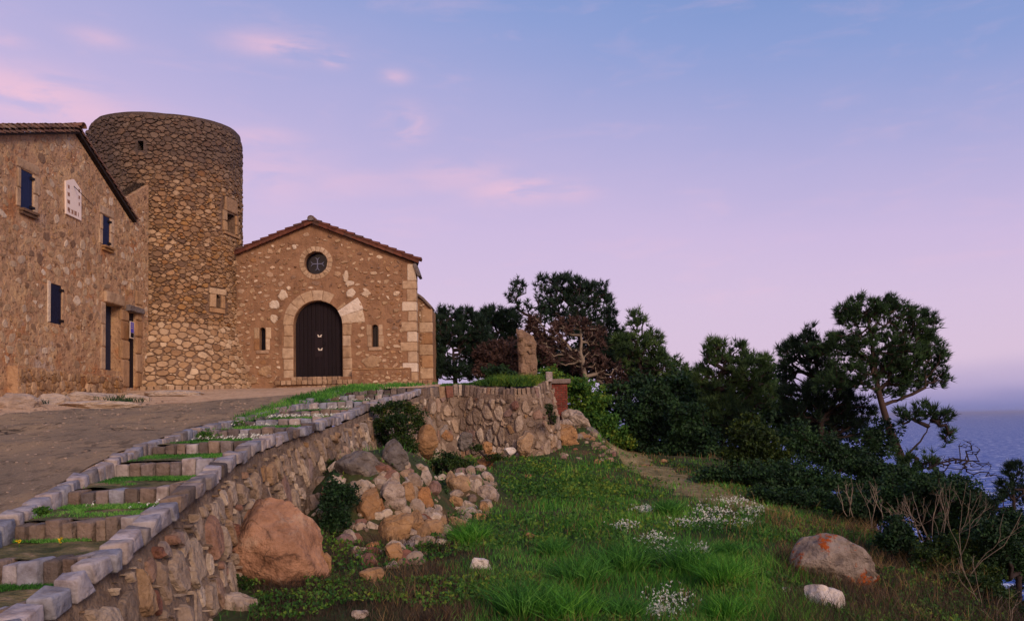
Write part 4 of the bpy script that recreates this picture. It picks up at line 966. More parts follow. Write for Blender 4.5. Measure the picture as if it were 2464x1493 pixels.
sett_row(chapel, 'kerb_sett', kx0, kx1, 29.95, lambda x: kz(x)-.2, kz, .24, .19, M['sett_warm'], kerb)
kx2 = U(478, 938, 28.2)
tower_k = [tmap(a*TR, zup(*(TC[:2]+np.array([math.sin(a), -math.cos(a)])*3.75))+.06, .14) for a in np.arange(R(-2), R(62), .062)]
for i, p in enumerate(tower_k):
    a = R(-2)+i*.062; rd = np.array([math.sin(a), -math.cos(a), 0]); tg_ = np.array([math.cos(a), math.sin(a), 0])
    tower.part('kerb_sett', *block(p, tg_, rd, Z_, (.19, .2, .17), 2, .2, .08), M['sett_warm'])

# ------------------------------------------------------------------ STAIRS
stairs = Thing('stone_staircase', 'long shallow staircase of grey stone setts with grassy treads climbing to the chapel', 'staircase', (XL(6), 6.0, float(ZS(6))))
for i in range(len(SY)):
    Yd = SY[i]; z = SZ[i]; zn = SZ[i+1] if i+1 < len(SY) else z; Yn = SY[i+1] if i+1 < len(SY) else Yd+.6
    xl, xr = SXL[i], XR(Yd)
    # the line of each step in the picture rises a little to the right
    lo, ro = U(*LIPS[i][1], Yd)[2]-z, U(*LIPS[i][2], Yd)[2]-z; lo, ro = np.clip([lo, ro], -.05, .05)
    zr0 = SZ[i-1]-.03 if i else z-.25
    x = xl+.02; wid = .145 if Yd < 9 else .175 if Yd < 15 else .22
    while x < xr-.05:
        wd = min(wid*(.8+.45*rng.random()), xr-x); f = (x-xl)/(xr-xl); zt_ = z+lo*(1-f)+ro*f+.012*rng.normal()
        stairs.part('step_stone', *block(np.array([x+wd/2, Yd+.13+.012*rng.normal(), (zt_+zr0-.06)/2]), X_, Y_, Z_, (wd-.024, .26, zt_-zr0+.06), 3, .18, .11), M['sett_brown'] if rng.random() < .6 else M['sett'], smooth=True)
        x += wd
    if i+1 < len(SY):
        xs = np.linspace(0, 1, 16); ys = np.linspace(Yd+.2, Yn+.1, 14)
        V, Fq = grid(xs, ys, lambda T, Y: T*0, None)
        Y = V[:, 1]; a = XL(Y)-.02; b = XR(Y)+.02; V[:, 0] = a+(b-a)*V[:, 0]; V[:, 2] = z-.02+.02*fbm(V[:, 0]*4, Y*4)+.03*(Y-Yd)/(Yn-Yd)
        stairs.tris('tread', (V, Fq), M['tread'], smooth=True)
y = 3.4; k = 0
while y < 22.2:
    ln = .24*(.85+.4*rng.random()); yc = y+ln/2; d = nrm([XL(yc+.3)-XL(yc-.3), .6, float(ZS(yc+.3)-ZS(yc-.3))]); up = nrm(np.cross(np.cross(d, Z_), d)); sd = np.cross(d, up)
    stairs.part('kerb_stone', *block(np.array([XL(yc)-.05, yc, float(ZS(yc))-.095+.012*rng.normal()]), sd, d, up, (.165, ln-.028, .24), 3, .15, .16), M['sett'], smooth=True)
    y += ln; k += 1

# ------------------------------------------------------------------ RETAINING WALL
rw = Thing('retaining_wall', 'rubble stone retaining wall with a coping of grey blocks beside the staircase', 'wall', (path[3][0], path[3][1], -2.0))
BAT = .16
def wbase(s):
    p = wp(s); n = wn(s); q = p+n*.5; return np.minimum(zlow(q[..., 0], q[..., 1])-.35, p[..., 2]-.5)
def wmap(s, d, h):
    """s along the wall, d metres below the coping, h outwards"""
    s, d, h = np.broadcast_arrays(np.asarray(s, float), np.asarray(d, float), np.asarray(h, float)); p = wp(s); n = wn(s)
    bul = .06*fbm(s*.6, d*.8) + BAT*d - .05
    return p + n*(bul+h)[..., None] - Z_*(d[..., None])
ss = np.linspace(.2, SL[-1]-.1, 240); tt = np.linspace(0, 1, 26)
S_, T_ = np.meshgrid(ss, tt); Dm = (wp(ss)[:, 2]-wbase(ss)); D_ = .16+(Dm[None, :]-.16)*T_
V = wmap(S_, D_, .012*fbm(S_*6, D_*6)-.015).reshape(-1, 3); i = np.arange(25*239); a = (i//239)*240+i % 239
face = rw.tris('wall_face', (V, np.stack([a, a+240, a+241, a+1], 1)), M['wall_mortar'], smooth=True)
smax = SL[-3]+1.0
def wok(s, d): return (d > .24) & (d < np.interp(s, ss, Dm)-.02) & (s > .8) & (s < smax)
masonry(rw, face, lambda s, d, h: wmap(s, d, h), (.8, 6.6, .24, 2.6), .03, .21, .3, .75, wok, M['wall_stone'], gap=.012, H=.04, okpoly=wok, dens=1.25, Hvar=.7, cap=150, shrink=.12, k=9)
wok2 = lambda s, d: wok(s, d) & (s > 6.6)
masonry(rw, face, lambda s, d, h: wmap(s, d, h), (6.6, smax, .24, 3.2), .04, .19, .25, .62, wok2, M['wall_stone'], gap=.012, H=.045, okpoly=wok2, dens=1.3, Hvar=.7, cap=150, shrink=.12, k=9)
# coping
s = .3; lastS = SL[-3]+.02; sT = SL[len(path)-8]
cop = 0
while s < lastS:
    far = s > sT-1.0; y_ = wp(s)[1]; ln = (.13 if s > sT+.6 else .23)*(.72+.56*rng.random()); c = wp(s+ln/2); n = wn(s+ln/2); d = nrm(wp(s+ln)-wp(s)); up = nrm(np.cross(n, d)); up = up if up[2] > 0 else -up
    ht = .15 if not far else .34
    tilt = rng.normal()*.03
    rw.part('coping_stone', *block(c-n*.085-up*(ht/2-.015)+up*.012*rng.normal()+n*(.012*rng.normal()), nrm(n+up*tilt), d, up, (.18+.02*rng.random(), ln-.03, ht), 3, .15, .16), M['sett'] if (not far and rng.random() < .93) else M['wall_stone'] if far and rng.random() < .4 else M['sett_brown'], smooth=True)
    s += ln; cop += 1
# terrace: white block at the end
e = U(1320, 908, 22.9)
rw.part('end_block', *block(e+Z_*.02, X_, Y_, Z_, (.2, .3, .3), 3, .15, .05), M['sett'])

# ------------------------------------------------------------------ MENHIR, BRICK PIER
mb = U(1273, 915, 24.2); mt = U(1262, 795, 24.2); hM = mt[2]-mb[2]
prof = [(1248, 1294, 925), (1247, 1293, 890), (1246, 1291, 860), (1244, 1290, 830), (1243.5, 1284, 812), (1243.5, 1272, 803), (1243, 1256, 793)]
V = []; k = 12
for (xa, xb, yy) in prof:
    a, b = U(xa, yy, 24.2), U(xb, yy, 24.2); c = (a+b)/2; w_ = (b-a)[0]/2
    for j in range(k):
        t = 2*math.pi*j/k; cx_, cy_ = math.cos(t), math.sin(t); m_ = max(abs(cx_), abs(cy_)); q = .65/m_+.35
        V.append(c+np.array([cx_*q*w_, cy_*q*w_*.75, .02*rng.normal()]))
V = np.array(V); n = len(prof)
Fc = [[i*k+j, i*k+(j+1) % k, (i+1)*k+(j+1) % k, (i+1)*k+j] for i in range(n-1) for j in range(k)] + [[(n-1)*k+j for j in range(k)]]
me_t = Thing('standing_stone', 'upright weathered standing stone with a slanted top on the terrace', 'monolith', (mb[0], 24.2, mb[2]))
def subdiv(V, Fc, lv, amp, fr, smooth=True):
    me = bpy.data.meshes.new('t'); me.from_pydata([tuple(p) for p in V], [], [tuple(f) for f in Fc]); o = bpy.data.objects.new('t', me)
    import bmesh
    bm = bmesh.new(); bm.from_mesh(me); bmesh.ops.subdivide_edges(bm, edges=bm.edges[:], cuts=lv, use_grid_fill=True)
    P = np.array([v.co[:] for v in bm.verts]); bm.verts.ensure_lookup_table(); Fn = [[v.index for v in f.verts] for f in bm.faces]; bm.free(); bpy.data.objects.remove(o); bpy.data.meshes.remove(me)
    P = P + amp*np.stack([fbm(P[:, 0]*fr+9*i, P[:, 1]*fr, P[:, 2]*fr) for i in range(3)], 1); return P, Fn
me_t.part('shaft', *subdiv(V, Fc, 3, .03, 5), M['menhir'], smooth=False)
for (xa, ya, xb, yb) in [(1248, 838, 1262, 852), (1262, 820, 1282, 832), (1270, 838, 1284, 850), (1262, 855, 1280, 872), (1274, 875, 1290, 890), (1252, 880, 1268, 897), (1246, 806, 1258, 818), (1268, 896, 1290, 908)]:
    a, b = U(xa, ya, 23.86), U(xb, yb, 23.86)
    me_t.part('stone', *block((a+b)/2+Y_*.16, X_, Y_, Z_, (b[0]-a[0], .2, a[2]-b[2]), 4, .75, .22), M['menhir'])
pr = Thing('brick_pier', 'red brick pier with a weathered flat stone cap behind the wall end', 'pier', U(1350, 990, 25))
pa_, pb_ = U(1331, 925, 25), U(1366, 990, 25)
bx0, bx1, bz0, bz1 = pa_[0]-.1, pb_[0], pb_[2]-.3, U(1350, 922, 25)[2]
pr.part('core', *box(bx0+.01, bx1-.01, 25.01, 25.6, bz0, bz1-.01), M['wall_mortar'])
row = 0; z = bz0
while z < bz1-.02:
    hh = min(.075, bz1-z); x = bx0-(.12 if row % 2 else 0)
    while x < bx1-.01:
        xa, xb = max(x, bx0), min(x+.235, bx1)
        if xb-xa > .03: pr.part('brick', *block(np.array([(xa+xb)/2, 25.05, z+hh/2]), X_, Y_, Z_, (xb-xa-.012, .13, hh-.012), 2, .06, .04), M['brick'])
        x += .24
    for yy in (25.12, 25.36): pr.part('brick', *block(np.array([bx1-.04, yy+.1+(.1 if row % 2 else 0), z+hh/2]), X_, Y_, Z_, (.1, .225, hh-.012), 2, .06, .04), M['brick'])
    z += hh; row += 1
pr.part('cap', *block(np.array([(bx0+bx1)/2+.03, 25.3, bz1+.075]), X_, Y_, Z_, (bx1-bx0+.14, .8, .15), 4, .12, .05), M['cap'])

# ------------------------------------------------------------------ ROCKS
import bmesh
def ico(sub=4):
    bm = bmesh.new(); bmesh.ops.create_icosphere(bm, subdivisions=sub, radius=1); P = np.array([v.co[:] for v in bm.verts]); Fn = np.array([[v.index for v in f.verts] for f in bm.faces]); bm.free(); return P, Fn
ICO3, ICO4 = ico(4), ico(5)
def rock_geo(c, size, ang=0.0, cuts=14, amp=.10, big=False, flat=.0, seed=None):
    P, Fn = ICO4 if big else ICO3; P = P.copy(); s = rng.random(3)*50
    P = np.sign(P)*np.abs(P)**.82
    for i in range(cuts):
        n = nrm(rng.normal(size=3)); dlim = .55+.33*rng.random(); d = P @ n; P = P - np.outer(np.maximum(d-dlim, 0)*.92, n)
    nn = nrm(P); P = P + nn*(amp*fbm(P[:, 0]*1.3+s[0], P[:, 1]*1.3+s[1], P[:, 2]*1.3+s[2], 5))[:, None]
    P = P + nn*(.05*fbm(P[:, 0]*3.1+s[1], P[:, 1]*3.1+s[2], P[:, 2]*3.1, 3))[:, None]
    P = P + nn*(.03*np.abs(fbm(P[:, 0]*5+s[0], P[:, 1]*5+s[1], P[:, 2]*5, 3)))[:, None]
    P[:, 0] /= max(np.abs(P[:, 0]).max(), .01); P[:, 2] /= max(np.abs(P[:, 2]).max(), .01)
    P = P*np.array(size)/2; ca, sa = math.cos(ang), math.sin(ang); P = np.stack([P[:, 0]*ca-P[:, 2]*sa, P[:, 1], P[:, 0]*sa+P[:, 2]*ca], 1)
    return P+c, Fn
def outline_rock(label, out, mat, Y=None, depth=.7, amp=.05):
    o = np.array(out, float); c0 = (o.max(0)+o.min(0))/2
    if Y is None: Y = GL(c0[0], c0[1]+(o[:, 1].max()-c0[1])*(.95 if label[:9] in ('big pale ', 'smooth wh') else .6))[1]+.1
    c = U(c0[0], c0[1], Y); sc = Y/F_PX; q = (o-c0)*[1, -1]*sc; th_ = np.arctan2(q[:, 1], q[:, 0]); od = np.argsort(th_); th_, rr = th_[od], np.hypot(*q.T)[od]
    P, Fn = ICO4; P = P.copy(); s_ = rng.random(3)*50; Rm = rr.mean(); Y_in = -.12 if Y > 12 else -.2
    rho = np.hypot(P[:, 0], P[:, 2]); t_ = np.arctan2(P[:, 2], P[:, 0]); Rt = np.interp(t_, np.r_[th_[-1]-2*math.pi, th_, th_[0]+2*math.pi], np.r_[rr[-1], rr, rr[0]])
    f = Rt*np.minimum(rho, 1)**.55/np.maximum(rho, .05); D_ = Rm*depth*(np.sign(P[:, 1])*np.abs(P[:, 1])**.8)
    X = np.stack([P[:, 0]*f, D_, P[:, 2]*f], 1)
    for i in range(16):
        n_ = nrm(rng.normal(size=3)*[1, .9, 1]); n_[1] = -abs(n_[1])-.45; n_ = nrm(n_); d = X @ n_; dl = d.max()*(.62+.3*rng.random()); X[:, 1] -= np.maximum(d-dl, 0)/n_[1]*.92
    nn = nrm(X); fr = 1/Rm; X[:, 1] += Rm*.07*np.sign(X[:, 1])*np.round(2.2*fbm(X[:, 0]*fr*1.1+s_[2], X[:, 2]*fr*1.1+s_[0], 0, 2))/2.2
    X = X + nn*(Rm*amp*fbm(X[:, 0]*fr*1.6+s_[0], X[:, 1]*fr*1.6+s_[1], X[:, 2]*fr*1.6, 5))[:, None] - nn*(Rm*(.05 if label.startswith('smooth wh') else .16)*np.maximum(.22-np.abs(fbm(X[:, 0]*fr*1.7+s_[0], X[:, 1]*fr*1.7, X[:, 2]*fr*2.6+s_[2], 3)), 0))[:, None]
    return single_tris('boulder', label, 'rock', (X+c+Y_*Rm*Y_in, Fn), M[mat], smooth=True)
OUTL = {'large reddish boulder': ([(578, 1265), (604, 1206), (640, 1194), (688, 1203), (730, 1240), (768, 1290), (772, 1335), (792, 1422), (745, 1432), (700, 1438), (600, 1434), (573, 1350)], 9.5, .42),
 'big pale boulder with orange lichen': ([(1900, 1350), (1935, 1292), (1965, 1285), (2040, 1300), (2075, 1330), (2090, 1370), (2128, 1402), (2060, 1410), (1990, 1392), (1920, 1376)], None, .7),
 'smooth white boulder in front': ([(1948, 1415), (1968, 1405), (1995, 1412), (2035, 1452), (2025, 1468), (1985, 1480), (1955, 1460)], None, .7),
 'upright tan and white boulder': ([(1008, 1032), (1035, 1018), (1049, 1045), (1047, 1080), (1030, 1107), (1010, 1087), (1003, 1055)], 17.0, .7),
 'tall pale grey boulder': ([(922, 1165), (940, 1146), (960, 1160), (972, 1195), (966, 1232), (947, 1251), (928, 1237), (932, 1200)], None, .8),
 'upright orange tan boulder': ([(878, 1180), (900, 1172), (912, 1200), (909, 1240), (897, 1266), (878, 1242), (860, 1227), (868, 1200)], None, .8),
 'rounded grey boulder': ([(803, 1122), (838, 1090), (872, 1085), (900, 1099), (917, 1135), (908, 1154), (860, 1158), (818, 1150)], None, .8),
 'tall dark grey boulder': ([(925, 1070), (950, 1055), (968, 1080), (980, 1120), (975, 1148), (950, 1140), (930, 1110)], None, .8),
 'smooth tan boulder like a lying barrel': ([(1074, 1140), (1085, 1130), (1097, 1146), (1123, 1148), (1137, 1175), (1129, 1196), (1100, 1189), (1077, 1172)], None, .8),
 'big orange tan block': ([(910, 1262), (955, 1238), (990, 1236), (990, 1272), (968, 1304), (945, 1316), (910, 1290)], None, .8),
 'narrow upright pale stone': ([(988, 1235), (1003, 1226), (1017, 1250), (1014, 1285), (1003, 1300), (990, 1275)], None, .8),
 'square tan stone low': ([(1014, 1255), (1040, 1248), (1062, 1252), (1060, 1290), (1040, 1300), (1018, 1292)], None, .8),
 'orange slab leaning on the bank': ([(1340, 1022), (1362, 1018), (1385, 1060), (1398, 1098), (1380, 1100), (1352, 1060)], 23.2, .8),
 'large pale rounded boulder': ([(1352, 990), (1380, 985), (1405, 1003), (1420, 1030), (1400, 1035), (1370, 1025), (1352, 1010)], 24.6, .8)}
def rock(label, px, py, wpx, hpx, mat, ang=0.0, Y=None, depth=.8, big=False, name='boulder', group=None, amp=.10, cuts=14):
    if Y is None: p = GL(px, py+hpx*.36); Y = p[1]+.06
    c = U(px, py, Y); sz = np.array([wpx, (wpx+hpx)/2*depth, hpx])*Y/F_PX; c = c + Y_*sz[1]*.15
    return single_tris(name, label, 'rock', rock_geo(c, sz, R(ang), cuts, amp, big), M[mat], smooth=True, group=group)
ROCKS = [
 ('large reddish boulder standing against the foot of the retaining wall', 648, 1300, 142, 226, 'boulder_red', 6, 9.35, .7, True),
 ('brown rock shoulder right of the large reddish boulder', 744, 1330, 66, 150, 'boulder_orange', 14, 9.8, .8, True),
 ('small brown rock low behind the reddish boulder group', 778, 1372, 44, 90, 'boulder_orange', 10, 9.9, .8, True),
 ('rounded grey boulder under the hanging bush on the wall', 860, 1121, 120, 85, 'boulder_grey', -8, None, .8, True),
 ('tall dark grey boulder leaning below the hanging bush', 948, 1104, 64, 107, 'boulder_grey', 22, None, .8, True),
 ('upright tan and white boulder right of the hanging bush', 1028, 1061, 46, 92, 'boulder_tan', 4, 17.2, .8, True),
 ('tall pale grey boulder in the middle of the rock heap', 942, 1196, 60, 114, 'boulder_pale', 8, None, .9, True),
 ('upright orange tan boulder left of the tall pale one', 887, 1219, 53, 105, 'boulder_orange', -6, None, .8, True),
 ('blocky brown stone right of the tall pale boulder', 983, 1186, 44, 69, 'boulder_tan', 8, None, .8, True),
 ('small pale stone at the top of the rock heap', 1024, 1149, 32, 44, 'boulder_pale', 10, None, .8, True),
 ('tiny pale stone wedged beside the blocky brown one', 1006, 1163, 26, 26, 'boulder_pale', 0, None, .8, True),
 ('orange wedge shaped stone in the heap below the small pale top stone', 1022, 1198, 44, 62, 'boulder_orange', 12, None, .8, True),
 ('smooth tan boulder like a lying barrel right of the heap', 1102, 1167, 73, 56, 'boulder_tan', -24, None, .8, True),
 ('whitish knob shaped stone at the right end of the rock heap', 1171, 1188, 51, 47, 'boulder_pale', 12, None, .8, True),
 ('small brown stone under the whitish knob shaped one', 1160, 1222, 35, 33, 'boulder_tan', 0, None, .8, True),
 ('orange pebble like stone lowest of the little stack at the heap right end', 1154, 1244, 31, 22, 'boulder_orange', 0, None, .8, True),
 ('big orange tan block at the base of the rock heap', 950, 1272, 96, 78, 'boulder_orange', 14, None, .8, True),
 ('narrow upright pale stone beside the big orange tan block', 1001, 1262, 34, 80, 'boulder_tan', 6, None, .8, True),
 ('pale wedge stone above the narrow upright one', 1028, 1238, 44, 33, 'boulder_pale', 14, None, .8, True),
 ('pointed pale stone at the right shoulder of the heap', 1050, 1237, 33, 40, 'boulder_pale', -18, None, .8, True),
 ('square tan stone low on the right side of the heap', 1038, 1274, 53, 53, 'boulder_tan', 4, None, .8, True),
 ('small angular tan stone half under the barrel shaped boulder', 1097, 1208, 38, 42, 'boulder_tan', 0, None, .8, True),
 ('flat brown stone lying right of the square tan stone', 1099, 1256, 56, 26, 'boulder_tan', -8, None, .8, True),
 ('flat grey slab below the rounded grey boulder', 810, 1170, 73, 24, 'boulder_grey', 12, None, .8, True),
 ('slim rust coloured stone between two tall boulders', 918, 1222, 20, 49, 'boulder_orange', 0, None, .8, True),
 ('orange slab at the foot of the terrace wall', 1170, 1110, 67, 38, 'boulder_orange', 24, None, .8, True),
 ('pale rock with tan base left on the slope below the heap', 895, 1393, 62, 52, 'boulder_tan', 8, None, .8, True),
 ('rough white rock alone in the weeds below the heap', 1158, 1359, 54, 38, 'boulder_white', -10, None, .8, True),
 ('orange brown upright chip at the heap bottom', 947, 1332, 44, 62, 'boulder_orange', 16, None, .8, True),
 ('small orange stone left of the heap bottom chip', 899, 1318, 40, 31, 'boulder_orange', 0, None, .8, True),
 ('pale flat stone peeping from the grass in mid slope', 1277, 1291, 44, 20, 'boulder_tan', -12, None, .8, True),
 ('little orange stone in the grass below the terrace wall', 1265, 1146, 30, 13, 'boulder_orange', 0, None, .8, True),
 ('half buried pale stone at the bottom edge of the slope', 863, 1482, 44, 34, 'boulder_pale', 0, None, .8, True),
 ('buried flat tan stone in dry weeds near the bottom edge', 1022, 1450, 44, 18, 'boulder_tan', 0, None, .8, True),
 ('pale tan rock pair lying at the wall foot bottom left', 573, 1450, 92, 60, 'boulder_pale', -14, 8.35, .8, True),
 ('whitish upright boulder at the right foot of the terrace wall', 1265, 1070, 46, 62, 'boulder_tan', -6, 21.3, .7, True),
 ('round pale cobble at the foot of the terrace wall', 1225, 1087, 34, 24, 'boulder_white', 0, 21.0, .8, True),
 ('orange stone left of the round pale cobble', 1172, 1076, 26, 32, 'boulder_orange', 0, 20.8, .8, True),
 ('grey knobbly stone in the lower terrace wall', 1118, 1060, 42, 50, 'boulder_grey', 10, 20.2, .8, True),
 ('brown orange stone beside the grey knobbly one', 1074, 1048, 34, 32, 'boulder_orange', 0, 19.6, .8, True),
 ('large pale rounded boulder below the brick pier', 1385, 1005, 64, 42, 'boulder_pale', -30, 24.6, .8, True),
 ('pale cracked stone under the rounded boulder below the pier', 1362, 1021, 40, 28, 'boulder_pale', 0, 23.9, .8, True),
 ('orange slab leaning on the bank right of the terrace', 1366, 1060, 30, 86, 'boulder_orange', 32, 23.2, .9, True),
 ('angular brown block with a white top edge on the bank', 1405, 1052, 44, 36, 'boulder_tan', -10, 23.6, .8, True),
 ('grey brown slab sloping down behind the angular block', 1425, 1040, 34, 76, 'boulder_grey', 42, 24.6, .9, True),
 ('flat pinkish stone lying on the path', 1556, 1120, 30, 11, 'boulder_tan', -4, None, .8, True),
 ('squarish orange stone at the far side of the path', 1598, 1109, 21, 14, 'boulder_orange', 0, None, .8, True),
 ('small pointed pale stone at the foot of the bank', 1437, 1110, 20, 13, 'boulder_tan', 0, None, .8, True),
 ('big pale boulder with orange lichen in the dry grass', 2008, 1345, 215, 118, 'boulder_lichen', -14, None, .75, True),
 ('smooth white boulder in front of the lichen covered one', 1992, 1440, 92, 62, 'boulder_white', -28, None, .8, True),
 ('small whitish stone left of the smooth white boulder', 1890, 1424, 40, 24, 'boulder_white', -6, None, .8, True),
]
for r_ in ROCKS:
    ol = [v for k_, v in OUTL.items() if r_[0].startswith(k_)]
    if ol: outline_rock(r_[0], ol[0][0], r_[5], ol[0][1], ol[0][2])
    else: rock(*r_)
# filler cobbles of the heap, seen as one mass between the boulders
L = []
ICO2 = ico(2)
def cobble(p, s):
    V = ICO2[0].copy(); 
    for _ in range(7): n_ = nrm(rng.normal(size=3)); V = V-np.outer(np.maximum(V @ n_-(.5+.3*rng.random()), 0)*.95, n_)
    return p+V*s*np.array([.65, .55, .6])*(.8+.5*rng.random(3)), ICO2[1].tolist()
for i in range(420):
    px, py = 730+480*rng.random(), 1085+290*rng.random()
    if (px-940)**2/150**2 + (py-1225)**2/140**2 > 1 and (px-1120)**2/75**2 + (py-1190)**2/70**2 > 1 and not (730 < px < 840 and 1085 < py < 1240): continue
    p = hit(px, py, zlow); L.append(cobble(p, .08+.2*rng.random()**1.7))
for i in range(70):
    px, py = 1330+150*rng.random(), 1020+90*rng.random(); p = hit(px, py, zlow); L.append(cobble(p, .06+.14*rng.random()))
V, Fc = join(L); single('rubble', 'loose rubble filling the heap between the boulders', 'rubble', V, Fc, M['wall_stone'], kind='stuff')
# bedrock ledges at the foot of the house
for lab, px, py, wpx, hpx, an in [('pale bedrock hump below the house plinth', 120, 963, 95, 26, -6), ('long ridged bedrock ledge in front of the doors', 225, 953, 130, 24, -5), ('smooth pale bedrock dome before the narrow doorway', 330, 957, 70, 22, -4),
                                  ('cracked dark bedrock at the left frame edge by the house', 45, 968, 110, 34, 0), ('low bedrock sheet beside the tower kerb', 420, 947, 150, 12, 0), ('flat bedrock sheet under the long ledge', 240, 973, 200, 14, 0)]:
    p = hit(px, py+hpx*.3, zup); c = p.copy(); sz = np.array([wpx, wpx*.6, hpx*2.0])*p[1]/F_PX
    P, Fn = rock_geo(c, sz, R(an*.3), 5, .16, True); single_tris('bedrock', lab, 'rock', (P, Fn), M['bedrock'], smooth=True)
L = []
for i in range(2200):
    px, py = 760*rng.random(), 965+270*rng.random()**1.5; p = hit(px, py, zr)
    if p[0] > XL(min(p[1], 22.2))-.3: continue
    s = .006+.022*rng.random()**4*p[1]/8; L.append(block(p+Z_*s*.2, X_, Y_, Z_, (s*1.3, s*1.2, s*.7), 2, .5, .2))
V, Fc = join(L); single('road_gravel', 'loose pebbles scattered over the worn road', 'gravel', V, Fc, M['gravel'], kind='stuff')

# ------------------------------------------------------------------ VEGETATION
def rdirs(n): return nrm(rng.normal(size=(n, 3)))
def blades(P, D, L, W, bend=.5):
    """grass blades: quad + tip"""
    n = len(P); side = nrm(np.cross(D, rdirs(n))); L = np.broadcast_to(L, (n,))[:, None]; W = np.broadcast_to(W, (n,))[:, None]
    g = rdirs(n); g[:, 2] = -np.abs(g[:, 2])*.3; mid = P + D*L*.55; tip = mid + nrm(D + g*bend)*L*.5
    V = np.stack([P-side*W/2, P+side*W/2, mid-side*W*.38, mid+side*W*.38, tip], 1).reshape(-1, 3)
    b = np.arange(n)[:, None]*5; F3 = np.concatenate([b+[0, 1, 3], b+[0, 3, 2], b+[2, 3, 4]], 1).reshape(-1, 3); return V, F3
def leaves(C, size, up=.3):
    n = len(C); D = rdirs(n); D[:, 2] += up; D = nrm(D); S = nrm(np.cross(D, rdirs(n))); size = np.broadcast_to(size, (n,))[:, None]
    nrm_ = np.cross(D, S)
    V = np.stack([C-D*size*.5, C+S*size*.32+nrm_*size*.08, C+D*size*.55, C-S*size*.32+nrm_*size*.08], 1).reshape(-1, 3)
    b = np.arange(n)[:, None]*4; return V, np.concatenate([b+[0, 1, 2], b+[0, 2, 3]], 1).reshape(-1, 3)
def needles(C, D, k, L, W, spread=.75):
    n = len(C); C = np.repeat(C, k, 0); D = np.repeat(D, k, 0); m = n*k
    d = nrm(D + rdirs(m)*spread); side = nrm(np.cross(d, rdirs(m))); L = L*(.7+.6*rng.random((m, 1))); base = C + d*L*.05
    V = np.stack([base-side*W/2, base+side*W/2, C+d*L], 1); return V.reshape(-1, 3), np.arange(m*3).reshape(-1, 3)
def cat(lst):
    V, Fc, o = [], [], 0
    for v, f in lst: V.append(v); Fc.append(f+o); o += len(v)
    return np.concatenate(V), np.concatenate(Fc)
def blob_pts(blobs, Y, n, shell=.55, dscale=.75, Yj=0.0, amp=0.0):
    A = np.array([b[2]*b[3] for b in blobs], float); cnt = rng.multinomial(n, A/A.sum()); out = []
    for b, c in zip(blobs, cnt):
        yb = Y + (b[4] if len(b) > 4 else rng.normal()*Yj); ce = U(b[0], b[1], yb); r = np.array([b[2], b[2]*dscale, b[3]])*yb/F_PX
        d = rdirs(c); rad = rng.random((c, 1))**(1/3); rad = shell + (1-shell)*rad if shell else rad
        rad = rad*(.82-amp*.4+(.3+amp)*(vn(d[:, 0]*2.2+b[0], d[:, 1]*2.2, d[:, 2]*2.2+b[1])[:, None]))
        out.append(ce + d*rad*r)
    return np.concatenate(out)
def grow(start, pts, w_len=.25, step=.5):
    pos = [np.array(p) for p in start]; par = [-1]+list(range(len(start)-1)); cum = [0.0]
    for i in range(1, len(start)): cum.append(cum[-1]+np.linalg.norm(pos[i]-pos[i-1]))
    P = np.zeros((len(start)+len(pts)*4, 3)); P[:len(pos)] = pos; C = np.zeros(len(P)); C[:len(pos)] = np.array(cum)*.3; n = len(pos)
    d0 = np.min(np.linalg.norm(pts[:, None]-P[None, :n], axis=2), 1); leafs = []
    for i in np.argsort(d0):
        p = pts[i]; dd = np.linalg.norm(P[:n]-p, axis=1); up = np.maximum(P[:n, 2]-p[2], 0); j = int(np.argmin(dd+w_len*C[:n]+.6*up)); D = dd[j]; m = min(3, int(D/step))
        for q in range(1, m+1):
            t = q/(m+1); P[n] = P[j]*(1-(1/(m+2-q)))+p*(1/(m+2-q)) + rng.normal(size=3)*.05*D - Z_*.05*D*math.sin(math.pi*t); C[n] = C[j]+D/(m+1); par.append(j); j = n; n += 1
        P[n] = p; C[n] = C[j]+D/(m+1); par.append(j); leafs.append(n); n += 1
    return P[:n], np.array(par), leafs
def limbs(P, par, ns, r_tip, r_max, start_r, pw=.45):
    n = len(P); cnt = np.ones(n)
    for i in range(n-1, 0, -1): cnt[par[i]] += cnt[i]
    r = np.minimum(r_tip*cnt**pw, r_max); r[:ns] = np.maximum(r[:ns], start_r)
    idx = np.array([i for i in range(1, n) if i >= ns]); a, b = P[par[idx]], P[idx]; ra, rb = np.minimum(r[par[idx]], r[idx]*1.35), r[idx]
    d = nrm(b-a); s = nrm(np.cross(d, [0.31, .2, .93])); t = np.cross(d, s); k = 4; rings = []
    for ctr, rr in ((a-d*.02, ra), (b+d*.02, rb)):
        for j in range(k): rings.append(ctr + rr[:, None]*(math.cos(j*math.pi/2)*s+math.sin(j*math.pi/2)*t))
    V = np.stack(rings, 1).reshape(-1, 3); base = np.arange(len(idx))[:, None]*8
    F4 = np.concatenate([base+[j, (j+1) % 4, 4+(j+1) % 4, 4+j] for j in range(4)], 1).reshape(-1, 4); return (V, F4), cnt
